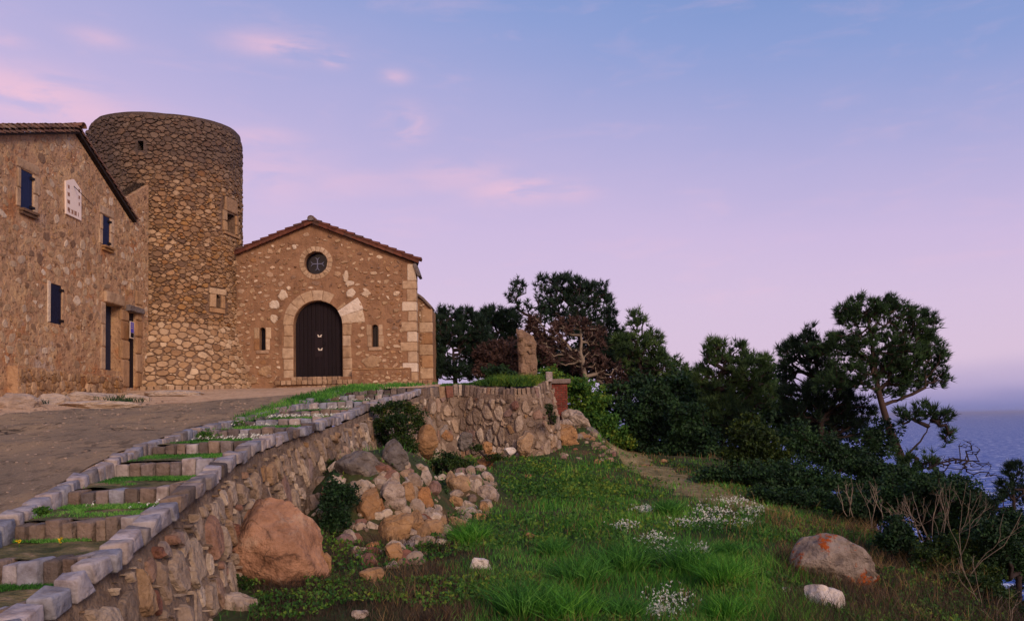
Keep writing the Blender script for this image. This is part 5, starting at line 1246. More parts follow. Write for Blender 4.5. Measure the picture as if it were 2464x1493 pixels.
def pine(name, label, Y, trunk, tr, blobs, n=420, k=16, tufts=3, L=.2, W=None, mat='needle', bark='bark_dark', cat_='tree', shell=.3, tip=.010, up=.55, group=None, dscale=.7, spread=.75, rmax=.09):
    tpts = np.array([U(x, y, Y) for x, y in trunk]); m = 10
    tpts = np.stack([np.interp(np.linspace(0, len(tpts)-1, m), np.arange(len(tpts)), tpts[:, i]) for i in range(3)], 1)
    tpts[1:-1] += rng.normal(size=(m-2, 3))*.02
    th = Thing(name, label, cat_, tpts[0], group)
    rad = np.linspace(tr, tr*.3, m); th.part('trunk', *tube(tpts, rad, 10), M[bark], smooth=True)
    pts = blob_pts(blobs, Y, n, shell, dscale, .25); nn_ = np.sort(np.linalg.norm(pts[:, None]-pts[None], axis=2), 1)[:, 2]; pts = pts[nn_ < 1.7*np.median(nn_)]
    P, par, lf = grow(tpts[2:], pts, step=.7); (V, F4), cnt = limbs(P, par, m-2, tip, rmax, tr*.3)
    th.tris('branches', (V, F4), M[bark], smooth=True)
    W = W or max(.014, Y*.0011); idx = np.array([i for i in range(m-2, len(P)) if cnt[i] < 5]); C = np.repeat(P[idx], tufts, 0); C = C + rdirs(len(C))*rng.random((len(C), 1))*L*.9
    Dd = nrm(P[idx]-P[par[idx]]); Dd = np.repeat(Dd, tufts, 0); Dd = nrm(Dd*.6+np.array([0, 0, up])+rdirs(len(Dd))*.45)
    th.tris('crown', needles(C, Dd, k, L, W, spread), M[mat]); return th
def shrub(name, label, Y, blobs, n=9000, size=.08, mat='leaf_dark', cat_='shrub', clus=14, base=None, group=None, dscale=.8, kind=None, up=.3, stems=True, shell=.45):
    cl = blob_pts(blobs, Y, max(20, n//clus), shell, dscale, .2, .35); r = .22*np.sqrt(np.mean([b[2]*b[3] for b in blobs]))*Y/F_PX
    C = np.repeat(cl, clus, 0) + rng.normal(size=(len(cl)*clus, 3))*np.array([r, r, r*.7])*.55
    b0 = np.array(base) if base is not None else np.array([cl[:, 0].mean(), cl[:, 1].mean(), cl[:, 2].min()-.1])
    th = Thing(name, label, cat_, b0, group, kind); th.tris('foliage', leaves(C, size*(.6+.8*rng.random(len(C))), up), M[mat])
    if stems:
        pts = cl[rng.choice(len(cl), min(40, len(cl)), replace=False)]; P, par, lf = grow([b0, b0+Z_*.15], pts); (V, F4), _ = limbs(P, par, 2, .008, .05, .03); th.tris('stems', (V, F4), M['bark_dark'], smooth=True)
    return th
# pines, right to left
pine('pine_tree', 'tall leaning pine with a rounded crown standing alone above the sea', 22, [(2230, 1200), (2172, 1112), (2150, 1060), (2128, 1000), (2114, 955), (2112, 925), (2100, 860), (2092, 800), (2085, 750)], .125,
     [(2085, 745, 70, 45), (2050, 760, 45, 40), (2150, 755, 70, 50), (2215, 780, 55, 45), (2240, 850, 48, 55), (2180, 840, 70, 60), (2095, 830, 80, 60), (2030, 830, 55, 45), (2250, 910, 38, 40), (2190, 915, 70, 32), (2040, 895, 60, 32), (2140, 950, 60, 18), (1985, 840, 45, 35), (2005, 920, 60, 26), (2100, 885, 75, 40), (2155, 905, 60, 36), (2060, 925, 60, 18), (2180, 860, 50, 50)], n=1500, k=14, tufts=3, L=.19, bark='bark', shell=.25, tip=.006, rmax=.055)
pine('pine_tree', 'bushy pine with upright pale tips just left of the tall leaning pine', 23.5, [(1985, 1120), (1975, 1040), (1970, 960), (1965, 880)], .12,
     [(1905, 850, 26, 46), (1900, 900, 24, 34), (1945, 830, 26, 40), (1965, 880, 50, 60), (2000, 950, 70, 60), (1930, 970, 60, 70), (1960, 1040, 80, 60), (2050, 1010, 60, 60)], n=1000, k=14, tufts=3, L=.23, mat='needle_dark', up=.9)
pine('young_pine', 'young feathery pine low to the right of the leaning trunk', 20.5, [(2175, 1120), (2195, 1080), (2225, 1050), (2240, 1010)], .035,
     [(2180, 1005, 34, 22), (2225, 990, 34, 22), (2268, 1005, 28, 26), (2280, 1045, 20, 24), (2210, 1110, 60, 30)], n=150, k=18, tufts=2, L=.2, mat='needle', up=.7)
pine('pine_tree', 'twin peaked pine in the middle of the tree line with a visible thin trunk', 27, [(1738, 1090), (1736, 1020), (1732, 960), (1730, 900)], .13,
     [(1718, 845, 26, 42), (1728, 880, 42, 50), (1780, 860, 36, 40), (1795, 900, 55, 50), (1835, 890, 34, 48), (1690, 910, 26, 36), (1760, 950, 90, 60), (1840, 950, 40, 50), (1740, 1010, 90, 60)], n=1000, k=14, tufts=3, L=.25, mat='needle_light', up=.9)
pine('pine_tree', 'loose light green pine on the right shoulder of the big dark pine', 33, [(1560, 1060), (1550, 980), (1540, 900), (1532, 820)], .16,
     [(1532, 772, 24, 36), (1520, 830, 50, 44), (1570, 830, 36, 40), (1590, 880, 46, 40), (1540, 890, 60, 40), (1630, 905, 50, 34), (1660, 950, 50, 50), (1590, 960, 70, 60)], n=950, k=14, tufts=3, L=.27, mat='needle_light')
pine('pine_tree', 'biggest dark pine rising above the standing stone', 36, [(1405, 960), (1400, 880), (1396, 820), (1385, 760)], .22,
     [(1370, 690, 62, 36), (1320, 690, 36, 32), (1420, 710, 56, 50), (1360, 740, 80, 46), (1450, 760, 40, 60), (1470, 820, 52, 60), (1400, 790, 60, 40), (1520, 860, 50, 50), (1430, 850, 60, 50)], n=1100, k=13, tufts=3, L=.27, mat='needle_dark', shell=.2)
pine('pine_tree', 'sparse open pine branch crown left of the biggest dark pine', 35, [(1330, 900), (1320, 850), (1300, 800), (1270, 750)], .1,
     [(1250, 690, 22, 32), (1236, 720, 16, 26), (1262, 740, 26, 30), (1295, 770, 32, 26), (1300, 730, 22, 26)], n=150, k=12, tufts=2, L=.24, mat='needle_dark', shell=.1)
pine('pine_tree', 'round headed pine next to the chapel corner', 34, [(1098, 935), (1092, 880), (1088, 830)], .12,
     [(1085, 760, 46, 30), (1060, 790, 24, 40), (1120, 775, 38, 32), (1090, 810, 60, 40), (1062, 860, 24, 60), (1125, 850, 40, 50), (1070, 890, 34, 30), (1110, 895, 50, 24), (1150, 800, 26, 40)], n=850, k=13, tufts=3, L=.25, mat='needle_dark', shell=.15)
pine('pine_tree', 'flat topped pine between the round headed pine and the standing stone', 37, [(1200, 940), (1196, 870), (1190, 820)], .13,
     [(1190, 765, 46, 26), (1225, 775, 30, 30), (1195, 800, 60, 36), (1165, 850, 34, 50), (1225, 860, 40, 50), (1195, 890, 50, 26)], n=850, k=13, tufts=3, L=.27, mat='needle_dark', shell=.15)
pine('pine_tree', 'small dark pine at the right frame edge over the water', 12, [(2450, 1480), (2446, 1330), (2440, 1230), (2436, 1150)], .05,
     [(2436, 1135, 24, 26), (2420, 1175, 26, 30), (2452, 1190, 26, 34), (2400, 1215, 26, 24), (2440, 1260, 36, 40), (2455, 1340, 26, 50), (2425, 1440, 30, 40), (2465, 1430, 30, 60)], n=420, k=14, tufts=3, L=.1, W=.011, mat='needle_dark', up=.8, tip=.004, rmax=.03)
# dead and bare woody things
def bare(name, label, Y, base, blobs, n=40, mat='bark_pale', tip=.008, rmax=.04, cat_='shrub', group=None, trunk=None, dscale=.5, w_len=.1, step=.25, pw=.42):
    b0 = U(*base, Y); tp_ = np.array([U(*q, Y) for q in trunk]) if trunk else np.array([b0, b0+Z_*.1*Y/12])
    pts = blob_pts(blobs, Y, n, .2, dscale, .08); P, par, lf = grow(tp_, pts, w_len, step); (V, F4), _ = limbs(P, par, 1, tip, rmax, tip*2, pw)
    th = Thing(name, label, cat_, b0, group); th.tris('branches', (V, F4), M[mat], smooth=True); return th
bare('fallen_branch', 'bare dead branches spreading over the water right of the leaning pine', 19, (2215, 1120), [(2260, 1110, 40, 20), (2310, 1110, 46, 18), (2350, 1120, 50, 14), (2330, 1080, 34, 22), (2300, 1135, 60, 10), (2385, 1140, 22, 8), (2330, 1065, 20, 12)], 130, 'bark_dark', .005, .022, 'branch', trunk=[(2235, 1125), (2265, 1112), (2300, 1104), (2330, 1108)], dscale=.9)
def fan(label, Y, base, h, n, lean, spread, r0=.0085, mat='bark_pale'):
    b0 = U(*base, Y); sc = Y/F_PX; L = []
    def stem(p, d, ln, r, lv):
        m = 9; pts = [p]; dd = d.copy(); fk = []
        for i in range(m):
            dd = nrm(dd + rng.normal(size=3)*.17 + Z_*.07); pts.append(pts[-1]+dd*ln/m)
            if lv < 3 and i in (2, 4, 6) and rng.random() < .62: fk.append((pts[-1], nrm(dd+rng.normal(size=3)*.42), ln*(1-i/m)*(.6+.3*rng.random()), r*(1-.5*i/m)*.75))
        L.append(tube(pts, np.linspace(r, r*.3, m+1), 5))
        for f in fk: stem(*f, lv+1)
    for i in range(n):
        a = (i+.5)/n*2-1; stem(b0+np.array([a*.06, rng.normal()*.06, -.15]), nrm([lean+a*spread, rng.normal()*.2, 1]), h*sc*(.8+.35*rng.random()), r0*Y/12*(.7+.5*rng.random()), 0)
    V, Fc = join(L); th = Thing('bare_shrub', label, 'shrub', b0, 'bare pale shrubs above the dry grass'); th.part('branches', V, Fc, M[mat], smooth=True, kind='stuff')
for lab, base, h, n_, lean, spr, Yb in [
    ('pale bare shrub whose many stems fan out above the dry grass', (2232, 1325), 200, 6, -.05, .42, 12.0),
    ('tall forked bare sapling at the right of the fanning pale shrub', (2297, 1412), 290, 3, .08, .16, 10.5),
    ('slender bare shrub between the fanning shrub and the forked sapling', (2262, 1375), 240, 3, .12, .3, 11.2),
    ('thin bare stems low near the right frame edge', (2368, 1445), 130, 2, -.05, .25, 9.2),
    ('small bare twig bush behind the lichen boulder', (2100, 1255), 120, 3, .1, .3, 12.5),
    ('forked bare twig at the bottom right corner', (2408, 1500), 130, 2, 0, .3, 8.6),
    ('pale bare twigs left of the dry grass crest', (2045, 1222), 95, 3, -.1, .3, 14.0),
    ('leaning bare twigs at the left foot of the fanning shrub', (2180, 1310), 130, 3, -.25, .25, 12.0)]:
    fan(lab, Yb, base, h, n_, lean, spr)
# brown dead leaved tree
dt = pine('dead_tree', 'brown leaved dying tree with a pale forked trunk in front of the biggest pine', 31, [(1420, 960), (1402, 880), (1398, 835), (1396, 790)], .11,
     [(1395, 775, 36, 26), (1350, 800, 36, 34), (1430, 810, 28, 36), (1310, 830, 34, 44), (1350, 860, 56, 36), (1410, 870, 56, 34), (1455, 900, 42, 34), (1470, 930, 30, 34), (1500, 930, 20, 44), (1290, 790, 26, 34)], n=560, k=5, tufts=4, L=.2, W=.08, mat='dead_leaf', bark='bark_pale', shell=.25, tip=.01, up=.2, spread=1.2)
pine('dead_tree', 'dull brown leafless looking tree filling the gap left of the standing stone', 33, [(1225, 940), (1222, 890), (1220, 850)], .08,
     [(1180, 850, 50, 36), (1225, 850, 40, 40), (1240, 890, 50, 30), (1175, 890, 40, 26)], n=420, k=5, tufts=4, L=.2, W=.08, mat='dead_leaf', bark='bark_dark', shell=.25, up=.2, spread=1.2)
# shrubs
SH = [
 ('dense green bush flowing down the slope behind the brick pier', 27, [(1320, 905, 40, 24), (1370, 930, 60, 34), (1420, 975, 56, 44), (1400, 1020, 40, 40), (1455, 1030, 60, 44), (1500, 1060, 40, 30)], 16000, .11, 'leaf_green'),
 ('dark bush to the right of the flowing green bush', 27.5, [(1545, 1010, 50, 70), (1580, 960, 56, 60), (1600, 1040, 60, 60), (1530, 1070, 46, 30)], 11000, .12, 'leaf_dark'),
 ('dark thicket under the loose light green pine', 26, [(1650, 1010, 60, 60), (1690, 1060, 70, 60), (1630, 1080, 70, 30), (1720, 1110, 60, 40)], 12000, .11, 'leaf_dark'),
 ('yellow tipped leafy bush in the middle of the dark undergrowth', 20, [(1790, 1030, 46, 40), (1820, 1060, 60, 44), (1860, 1100, 60, 40), (1790, 1100, 60, 40)], 11000, .085, 'leaf_yellow'),
 ('broad dark bush in front of the yellow tipped one', 18.5, [(1800, 1140, 90, 34), (1890, 1140, 90, 44), (1980, 1160, 90, 34), (1720, 1140, 50, 24)], 13000, .075, 'leaf_dark'),
 ('dark evergreen bush under the bushy pine with pale tips', 21, [(1920, 1060, 60, 50), (1990, 1090, 70, 50), (2060, 1100, 70, 50), (2110, 1060, 50, 50)], 13000, .08, 'leaf_dark'),
 ('deep green bush at the foot of the leaning pine', 19, [(2090, 1130, 60, 40), (2150, 1140, 60, 36), (2070, 1170, 60, 26)], 9000, .07, 'leaf_dark'),
 ('dark bush behind the pale bare shrubs', 14.5, [(2160, 1210, 60, 50), (2230, 1190, 60, 50), (2240, 1260, 60, 50), (2290, 1180, 50, 36)], 13000, .06, 'leaf_dark'),
 ('large green bush on the cliff edge at the right', 13.5, [(2330, 1210, 60, 50), (2360, 1260, 66, 56), (2310, 1290, 60, 56), (2400, 1290, 40, 40)], 14000, .055, 'leaf_dark'),
 ('low tangled bush under the tall forked sapling', 11, [(2300, 1370, 70, 44), (2360, 1400, 56, 50), (2240, 1350, 50, 34)], 11000, .045, 'leaf_ivy'),
 ('dark bush in the bottom right corner', 9.5, [(2330, 1470, 80, 34), (2420, 1480, 60, 40), (2250, 1480, 60, 22)], 9000, .04, 'leaf_ivy'),
 ('dark bush just beyond the dry grass crest, behind the yellow tipped bush', 16, [(1900, 1195, 70, 30), (1970, 1205, 60, 34), (1830, 1185, 50, 20)], 8000, .065, 'leaf_dark'),
 ('dark bush beyond the crest behind the small twig bush', 14.8, [(2040, 1215, 60, 44), (2100, 1230, 60, 50)], 9000, .06, 'leaf_dark'),
 ('dark thicket at the root of the leaning pine', 17.5, [(2170, 1165, 70, 44), (2230, 1170, 60, 40), (2120, 1190, 60, 44)], 10000, .07, 'leaf_dark'),
 ('green bush under the bare fallen branches', 15.5, [(2290, 1195, 60, 40), (2340, 1215, 60, 40), (2250, 1230, 60, 50)], 10000, .06, 'leaf_green_dark'),
 ('dark bush behind the lichen covered boulder', 12, [(2160, 1290, 50, 50), (2200, 1340, 50, 50), (2130, 1300, 30, 26)], 9000, .05, 'leaf_dark'),
 ('tangled dark bush at the feet of the bare shrubs', 11, [(2240, 1360, 60, 50), (2290, 1330, 60, 60), (2200, 1400, 50, 34)], 11000, .045, 'leaf_ivy'),
 ('dark bush half way down the right edge', 11.5, [(2350, 1320, 60, 60), (2400, 1360, 50, 50), (2380, 1290, 40, 40)], 11000, .048, 'leaf_dark'),
 ('dark bush at the right frame edge below the small pine top', 11, [(2430, 1260, 50, 40), (2400, 1300, 50, 50), (2450, 1340, 40, 50)], 9000, .048, 'leaf_dark'),
 ('olive bush above the bottom right corner', 10, [(2330, 1420, 60, 50), (2390, 1440, 50, 50), (2270, 1440, 50, 34)], 11000, .042, 'leaf_ivy'),
 ('low dark bush left of the standing stone', 30, [(1195, 893, 40, 16), (1215, 900, 40, 14)], 4000, .1, 'leaf_dark'),
 ('low green bush on the path edge under the trees', 22, [(1640, 1130, 40, 14), (1690, 1140, 30, 12)], 3000, .07, 'leaf_green'),
]
for lab, Ys, bl, n_, sz, mt_ in SH: shrub('bush', lab, Ys, bl, n_, sz, mt_)
bg = [(1500, 980, 50, 60), (1545, 930, 50, 44), (1450, 960, 40, 40), (1560, 1090, 90, 34), (1620, 1000, 60, 80), (1700, 1000, 90, 80), (1790, 1000, 80, 80), (1880, 1000, 80, 80), (1960, 1040, 70, 60), (1620, 930, 60, 40), (1690, 950, 60, 50), (1860, 930, 40, 50)]
shrub('undergrowth', 'dark mass of distant trees behind the pines and the standing stone', 38, [(1300, 850, 60, 44), (1380, 880, 90, 60), (1460, 850, 50, 60), (1240, 860, 50, 44), (1170, 880, 50, 30), (1540, 900, 60, 40)], 16000, .2, 'leaf_dark', 'undergrowth', kind='stuff', stems=False, shell=.1)
shrub('undergrowth', 'dark undergrowth filling the wood behind the bushes', 30, bg, 22000, .16, 'leaf_dark', 'undergrowth', kind='stuff', stems=False, shell=.2)
# ivy and weeds on the rubble wall
for lab, Ys, bl, n_, sz, mt_ in [
 ('dark bush hanging over the coping of the retaining wall', 17.5, [(915, 985, 26, 16), (950, 978, 30, 22), (985, 985, 30, 18), (960, 1012, 56, 30), (918, 1020, 30, 26), (1005, 1015, 22, 34), (965, 1050, 40, 30), (925, 1055, 22, 18)], 9500, .05, 'leaf_ivy'),
 ('tangle of ivy between the grey boulders', 15.6, [(985, 1075, 22, 40), (960, 1060, 20, 18)], 1500, .05, 'leaf_ivy'),
 ('ivy patch right of the upright tan and white boulder', 16.5, [(1080, 1105, 44, 26), (1050, 1120, 20, 30), (1120, 1120, 26, 20)], 2600, .05, 'leaf_ivy'),
 ('long curtain of dark ivy beside the big reddish boulder', 11.9, [(830, 1190, 40, 40), (812, 1250, 40, 60), (850, 1300, 40, 50), (840, 1350, 44, 34), (800, 1180, 24, 40)], 9000, .045, 'leaf_dark'),
 ('ivy strand between rock heap and barrel shaped boulder', 14.6, [(1062, 1190, 14, 40), (1080, 1230, 20, 20)], 1200, .045, 'leaf_ivy'),
 ('dark ivy mat on the bank between the wall and the rock heap', 13.6, [(810, 1130, 40, 30), (780, 1180, 30, 40), (830, 1160, 40, 20)], 3600, .045, 'leaf_ivy'),
 ('ivy strand low in front of the rock heap', 11.2, [(900, 1345, 40, 16), (1000, 1330, 40, 18), (1040, 1320, 30, 20)], 2600, .04, 'leaf_ivy'),
 ('yellowish weed on the terrace wall end', 21.2, [(1322, 985, 14, 22), (1330, 1010, 12, 18)], 900, .05, 'leaf_yellow'),
 ('yellow green weed at the foot of the terrace wall', 19.5, [(1150, 1075, 20, 10), (1190, 1100, 24, 14)], 1200, .045, 'leaf_yellow'),
 ('small dark weed growing in the retaining wall', 8.3, [(640-150, 1285, 10, 24)], 500, .03, 'leaf_dark'),
 ('dark ivy at the foot of the big reddish boulder', 8.9, [(580, 1400, 24, 26), (600, 1440, 30, 14)], 1600, .035, 'leaf_ivy')]:
    shrub('ivy' if 'ivy' in lab else 'bush' if 'bush' in lab else 'weed', lab, Ys, bl, n_, sz, mt_, 'plant', clus=8, dscale=.5)
# ------------------------------------------------------------------ grass
def scatter(n, ymin, ymax, x0, x1, zf, mask=None, jit=True):
    Y = 1/(1/ymax + (1/ymin-1/ymax)*rng.random(n)); X = Y*((x0+(x1-x0)*rng.random(n))-CX)/F_PX
    if mask is not None: m = mask(X, Y); X, Y = X[m], Y[m]
    return np.stack([X, Y, zf(X, Y)], 1)
def low_mask(X, Y): return (rng.random(np.shape(X)) > .72*pathness(X, Y)) & ((MOUND(X, Y) < .12) | (rng.random(np.shape(X)) < .12)) & (X > XR(np.minimum(Y, 22.2))+.45) & ~((X < TER[5][0]+.1) & (Y > 21.2)) & (X < EDGE(Y)+1.6)
def pxof(X, Y): return X/Y*F_PX+CX
def dryness(X, Y):
    px = pxof(X, Y); d = sst(1830, 2150, px+170*vn(X*1.1, Y*1.1)) * sst(16.5, 14.5, Y)
    d = np.maximum(d, sst(1180, 1040, px+60*vn(X*2, Y*2))*sst(15, 12, Y))
    d = np.maximum(d, .85*sst(15, 19, Y)*sst(.25, .45, np.abs(vn(X*.5, Y*.4)))*sst(1450, 1520, px)); return d
def grass_obj(name, label, n, y0, y1, x0, x1, mat, L, zf=zlow, mask=low_mask, Wk=.00075, lean=.45, prob=None, kind='stuff', bend=.7, wmin=.004):
    P = scatter(n, y0, y1, x0, x1, zf, mask)
    if prob is not None: P = P[rng.random(len(P)) < prob(P[:, 0], P[:, 1])]
    D = rdirs(len(P)); D[:, 2] = 0; D = nrm(np.array([0, 0, 1.])+D*lean*rng.random((len(P), 1))*1.6); ln = L*(.4+.9*rng.random(len(P)))*(1+.5*vn(P[:, 0]*1.5, P[:, 1]*1.5)); W = np.maximum(wmin, P[:, 1]*Wk)
    return single_tris(name, label, 'grass', blades(P-Z_*.02, D, ln, W, bend), M[mat], kind=kind)
grass_obj('grass', 'dark green grass covering the slope', 125000, 6.6, 31, 520, 2300, 'grass', .14, prob=lambda X, Y: np.clip(1.05-dryness(X, Y)-.35*(vn(X*1.7, Y*1.7) > .25), 0, 1))
grass_obj('meadow_grass', 'longer bright grass in the middle of the slope', 38000, 6.8, 24, 1150, 1950, 'grass_bright', .17, prob=lambda X, Y: np.clip(.25+1.6*vn(X*.7+3, Y*.7), 0, 1)*(1-dryness(X, Y))*sst(1120, 1300, pxof(X, Y)))
grass_obj('dead_stems', 'scattered tan dead stems standing in the green grass', 9000, 6.8, 26, 900, 2000, 'grass_dry', .2, prob=lambda X, Y: .5+.5*(vn(X*2, Y*2) > 0))
grass_obj('dry_grass', 'tan dry grass along the cliff edge and round the boulders', 62000, 6.8, 19, 1700, 2420, 'grass_dry', .26, mask=lambda X, Y: X < EDGE(Y)+2.6, prob=lambda X, Y: np.clip(dryness(X, Y), 0, 1)*(.08+.5*sst(9.5, 12.5, Y))*(.35+.65*(vn(X*1.3+4, Y*1.3) > -.1)))
grass_obj('straw_grass', 'straw coloured short grass along the path under the trees', 12000, 14, 30, 1420, 1900, 'grass_dry', .12, prob=lambda X, Y: .75*sst(1.6, .4, np.abs(X-PATHX(Y))))
grass_obj('dry_weeds', 'brown dry weeds at the foot of the rock heap', 30000, 6.8, 22, 600, 1300, 'grass_brown', .16, prob=lambda X, Y: np.clip(dryness(X, Y)*.8+.12, 0, 1))
grass_obj('foreground_weeds', 'green weeds mixed into the dry right foreground', 30000, 6.6, 13, 1780, 2463, 'grass', .1, mask=lambda X, Y: X < EDGE(Y)+2.6, prob=lambda X, Y: 1.0*(vn(X*1.5, Y*1.5) > -.1))
grass_obj('brown_weeds', 'dark brown twiggy weeds in the right foreground', 26000, 6.8, 16, 1850, 2463, 'grass_brown', .2, mask=lambda X, Y: X < EDGE(Y)+2.6, prob=lambda X, Y: .75*sst(14, 10, Y)+.2)
P = scatter(52000, 6.7, 24, 600, 2400, zlow, low_mask); P = P[(vn(P[:, 0]*1.1+7, P[:, 1]*1.1) > .0)]; P[:, 2] += .05+.06*rng.random(len(P))
single_tris('ground_cover', 'small round leaved weeds between the grass', 'weeds', leaves(P, (.024+.0026*P[:, 1])*(.6+.8*rng.random(len(P))), .1), M['leaf_green'], kind='stuff')
bl_ = [(1400, 1165, 60, 26), (1350, 1190, 40, 18), (1440, 1190, 50, 16), (1290, 1130, 60, 18), (1250, 1180, 60, 20)]
Pp = []
for (x, y, rx, ry) in bl_:
    for _ in range(700):
        a, b = rng.normal(size=2)*.5; p = GL(x+a*rx, y+b*ry) if _ % 10 == 0 else None
        if p is not None: base_p = p
        Pp.append(base_p + rng.normal(size=3)*np.array([.22, .22, .05])+Z_*.12)
single_tris('leafy_weeds', 'bright broad leaved weeds below the terrace', 'weeds', leaves(np.array(Pp), .07, .4), M['leaf_green'], kind='stuff')
# big tufts
for i, (x, y, hpx, mt_, lab) in enumerate([(1260, 1470, 90, 'grass', 'large arching grass tuft nearest the rocks'), (1395, 1400, 80, 'grass', 'tall dark grass tuft in mid foreground'), (1370, 1490, 90, 'grass_bright', 'bright grass tuft at the bottom edge, left of the white flowers'),
        (1500, 1365, 75, 'grass', 'dark grass tuft left of the upper flower patch'), (1655, 1370, 80, 'grass', 'dark grass tuft right of the upper flower patch'), (1740, 1400, 70, 'grass_bright', 'light green spiky tuft right of the flowers'),
        (1745, 1485, 65, 'grass_bright', 'mossy green tuft at the bottom edge, right of the flowers'), (1500, 1480, 60, 'grass', 'broad low tuft at the bottom edge between flowers and bright tuft'), (1610, 1230, 40, 'grass', 'small tuft on the upper meadow'), (1330, 1330, 46, 'grass', 'grass tuft below the flat pale stone'),
        (1130, 1300, 56, 'grass_bright', 'soft green tuft right under the rock heap'), (1760, 1330, 40, 'grass', 'small tuft beside the dry grass')]):
    b = GL(x, y+8); n_ = 520; a = rng.random(n_)*2*math.pi; rr = rng.random(n_)**.6; Lm = hpx*b[1]/F_PX*1.35
    P = b+np.stack([np.cos(a)*rr*Lm*.35, np.sin(a)*rr*Lm*.35, 0*a-.02], 1); D = nrm(np.stack([np.cos(a)*rr*.85, np.sin(a)*rr*.85, 1+0*a], 1)+.15*rng.normal(size=(n_, 3)))
    ob = single_tris('grass_tuft', lab, 'grass tuft', blades(P, D, Lm*(.55+.55*rng.random(n_)), .006+.0004*b[1], 1.1), M[mt_], group='grass tufts on the slope')
# flowers
def flowers(name, label, patches, n, zf, lift=.16, size=.02, mat='flower'):
    Q = []
    for (x, y, rx, ry) in patches:
        for _ in range(n):
            a, b = rng.normal(size=2)*.55; p = hit(x+a*rx, y+b*ry, zf, 5) + Z_*(lift*(.3+.7*rng.random())-.1); Q.append(p)
    Q = np.array(Q); m = len(Q); tr = []
    s = size*(.7+.6*rng.random(m))*(Q[:, 1]/9)**.5
    L_ = []
    for k_ in range(3):
        t = leaves(Q+rng.normal(size=Q.shape)*s[:, None]*.25, s, 1.0); L_.append(t)
    return single_tris(name, label, 'flowers', cat(L_), M[mat], kind='stuff')
flowers('white_flowers', 'clumps of tiny white flowers in the meadow', [(1575, 1305, 34, 16), (1600, 1335, 30, 18), (1710, 1235, 44, 14), (1650, 1262, 30, 8), (1760, 1210, 40, 10), (1610, 1450, 50, 26), (1720, 1262, 30, 10), (1790, 1262, 30, 8), (1590, 1480, 50, 12), (1810, 1235, 30, 10), (1500, 1270, 30, 8), (1680, 1330, 30, 12), (1545, 1230, 26, 8)], 210, zlow, .2, .024)
# grass, weeds and flowers on the stair treads and the terrace
def ztread(X, Y):
    i = np.clip(np.searchsorted(SY, Y)-1, 0, len(SY)-2); f = (Y-SY[i])/(SY[i+1]-SY[i]); return SZ[i]-.02+.03*f
L_ = []; Lf = []
for i in range(len(SY)-1):
    n_ = 7000 if i < 6 else 2600; f = rng.random(n_)**.55; x = rng.random(n_); Y = SY[i]+.28+(SY[i+1]-SY[i]-.3)*f; X = XL(Y)+.05+(XR(Y)-XL(Y)-.1)*x
    keep = (vn(X*3+i, Y*3) + 1.0*f - .35 > 0) if i != 1 else (vn(X*3, Y*3)+1.3*f-.9 > 0); X, Y = X[keep], Y[keep]
    P = np.stack([X, Y, ztread(X, Y)], 1); D = nrm(np.array([0, 0, 1.])+rdirs(len(P))*.55); L_.append(blades(P, D, .034*(.4+rng.random(len(P)))*(1.6 if i > 5 else 1), np.maximum(.005, Y*.0008), .9))
    if i in (2, 5, 6, 7, 8, 9):
        m_ = {2: 14, 5: 90, 6: 24, 7: 170, 8: 30, 9: 30}[i]; Y = SY[i]+.4+(SY[i+1]-SY[i]-.45)*rng.random(m_); X = XR(Y)-.1-(XR(Y)-XL(Y)-.3)*rng.random(m_)**(1.4 if i > 3 else 3); Lf.append(np.stack([X, Y, ztread(X, Y)+.05+.05*rng.random(m_)], 1))
single_tris('tread_grass', 'short grass growing on the stair treads', 'grass', cat(L_), M['grass'], kind='stuff')
Q = np.concatenate(Lf); single_tris('tread_flowers', 'tiny white flowers on the stair treads', 'flowers', cat([leaves(Q, .018+.0012*Q[:, 1], 1.0), leaves(Q+.01, .018+.0012*Q[:, 1], .4)]), M['flower'], kind='stuff')
yf = [hit(46, 1318, ztread, 5), hit(146, 1314, ztread, 5)]
for lab, p in zip(('yellow flower on the stair tread, nearer the frame edge', 'yellow flower on the stair tread, nearer the coping'), yf):
    q = p+Z_*.06; t = Thing('yellow_flower', lab, 'flower', p); t.part('stem', *tube([p-Z_*.02, q], [.003, .002], 5), M['leaf_green']); t.tris('petals', leaves(q+rng.normal(size=(10, 3))*.008, .028, .5), M['flower_y'])
for lab, px, py, rx, Yp, n_ in [('leafy dark plant on the left kerb of the third step', 97, 1228, 22, 7.0, 260), ('leafy plant beside the kerb half way up the stairs', 495, 1045, 34, 12.6, 500), ('leafy plant on the upper left kerb', 575, 1020, 22, 14.8, 260)]:
    shrub('weed', lab, Yp, [(px, py, rx, 12)], n_, .035, 'leaf_green', 'plant', clus=6, stems=False)
def up_grass(name, label, poly_px, n, L, mat, zf=zup, lift=0):
    Q = []; x0, x1 = min(p[0] for p in poly_px), max(p[0] for p in poly_px); y0, y1 = min(p[1] for p in poly_px), max(p[1] for p in poly_px)
    c = rng.random((n*3, 2))*[x1-x0, y1-y0]+[x0, y0]; c = c[in_poly(c[:, 0], c[:, 1], poly_px)][:n//8]
    for a, b in c:
        p = hit(a, b, zf, 9, 34)
        if p[1] < 33: Q.append(p)
    if not Q: return
    Q = np.array(Q); Q = np.repeat(Q, 8, 0)+rng.normal(size=(len(Q)*8, 3))*[.09, .12, 0]; Q[:, 2] = zf(Q[:, 0], Q[:, 1])
    D = nrm(np.array([0, 0, 1.])+rdirs(len(Q))*.6); single_tris(name, label, 'grass', blades(Q, D, L*(.4+rng.random(len(Q))), np.maximum(.01, Q[:, 1]*.0009), .9), M[mat], kind='stuff')
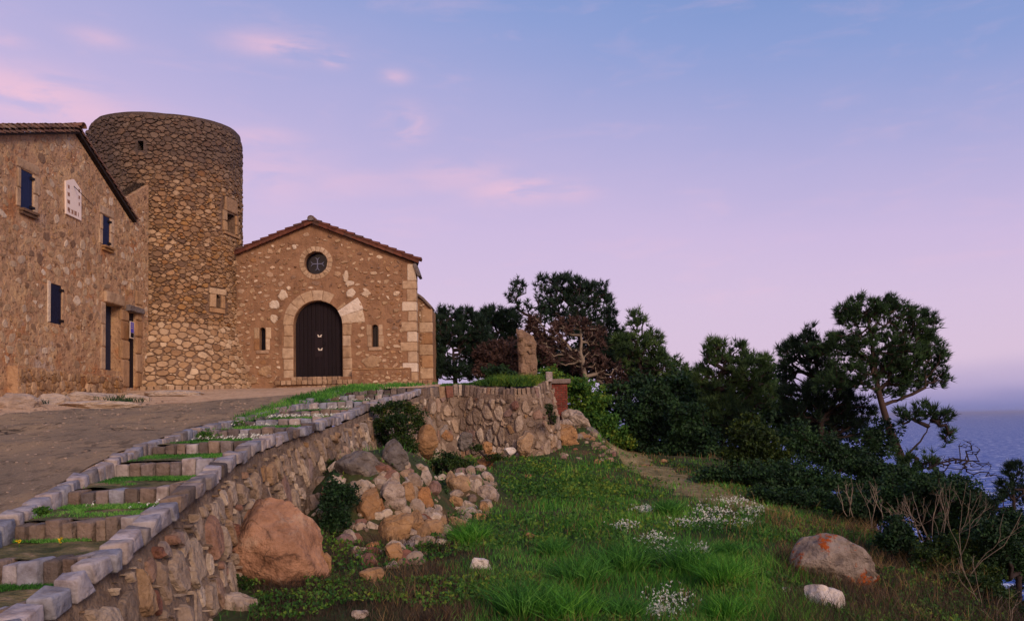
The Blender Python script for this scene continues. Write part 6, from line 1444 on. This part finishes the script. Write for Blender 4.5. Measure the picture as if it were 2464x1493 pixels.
up_grass('verge_grass', 'grass strip between the road and the upper stairs', [(690, 965), (760, 945), (860, 925), (1040, 912), (1070, 922), (900, 938), (830, 945), (780, 962), (700, 975)], 5200, .12, 'grass')
up_grass('road_edge_grass', 'sparse weeds between road and left kerb', [(560, 1010), (690, 965), (720, 970), (640, 1000), (590, 1015)], 1500, .1, 'grass')
P = []
for _ in range(4200):
    x = rng.random(); xx = TER[0, 0]+.1+(TER[5, 0]-TER[0, 0]-.2)*x; yy = float(fy(xx))+.12+1.6*rng.random(); P.append((xx, yy, 0))
P = np.array(P); P[:, 2] = zup(P[:, 0], P[:, 1]); D = nrm(np.array([0, 0, 1.])+rdirs(len(P))*.7)
hgt = .1+.34*sst(-1.4, -.2, P[:, 0]+.3*vn(P[:, 0]*3, P[:, 1]*3))
single_tris('terrace_plants', 'green weeds growing along the terrace edge', 'weeds', cat([blades(P, D, hgt*(.5+.6*rng.random(len(P))), .022, .9), leaves(P+Z_*(hgt*.7*rng.random(len(P)))[:, None], .06, .4)]), M['leaf_green'], kind='stuff')
bk = []
for (px, py) in [(190, 955), (215, 957), (150, 948), (60, 972), (300, 968), (255, 960)]:
    p = hit(px, py, zup); bk.append(p+rng.normal(size=(160, 3))*[.25, .15, .01])
P = np.concatenate(bk); P[:, 2] = zup(P[:, 0], P[:, 1])+.02; single_tris('bedrock_moss', 'dark grass in the cracks of the bedrock', 'grass', blades(P, nrm(np.array([0, 0, 1.])+rdirs(len(P))*.6), .12, .02, .9), M['leaf_dark'], kind='stuff')
# moss and dry grass on the slope of masonry between house and tower
c0, c1 = hmap(e2_[0]+.25, H_right[1]+.75, -.15), hmap(uE, e1[1], -.15); t = rng.random((900, 1)); P = c0*(1-t)+c1*t-HN*rng.random((900, 1))*.4
single_tris('wall_top_grass', 'brown dry grass on the masonry slope between house roof and tower', 'grass', blades(P, nrm(np.array([.3, 0, 1.])+rdirs(len(P))*.6), .16, .02, .9), M['grass_brown'], kind='stuff')
print('objects', len(bpy.data.objects), 'tris', sum(len(o.data.polygons) for o in bpy.data.objects if o.type == 'MESH'))
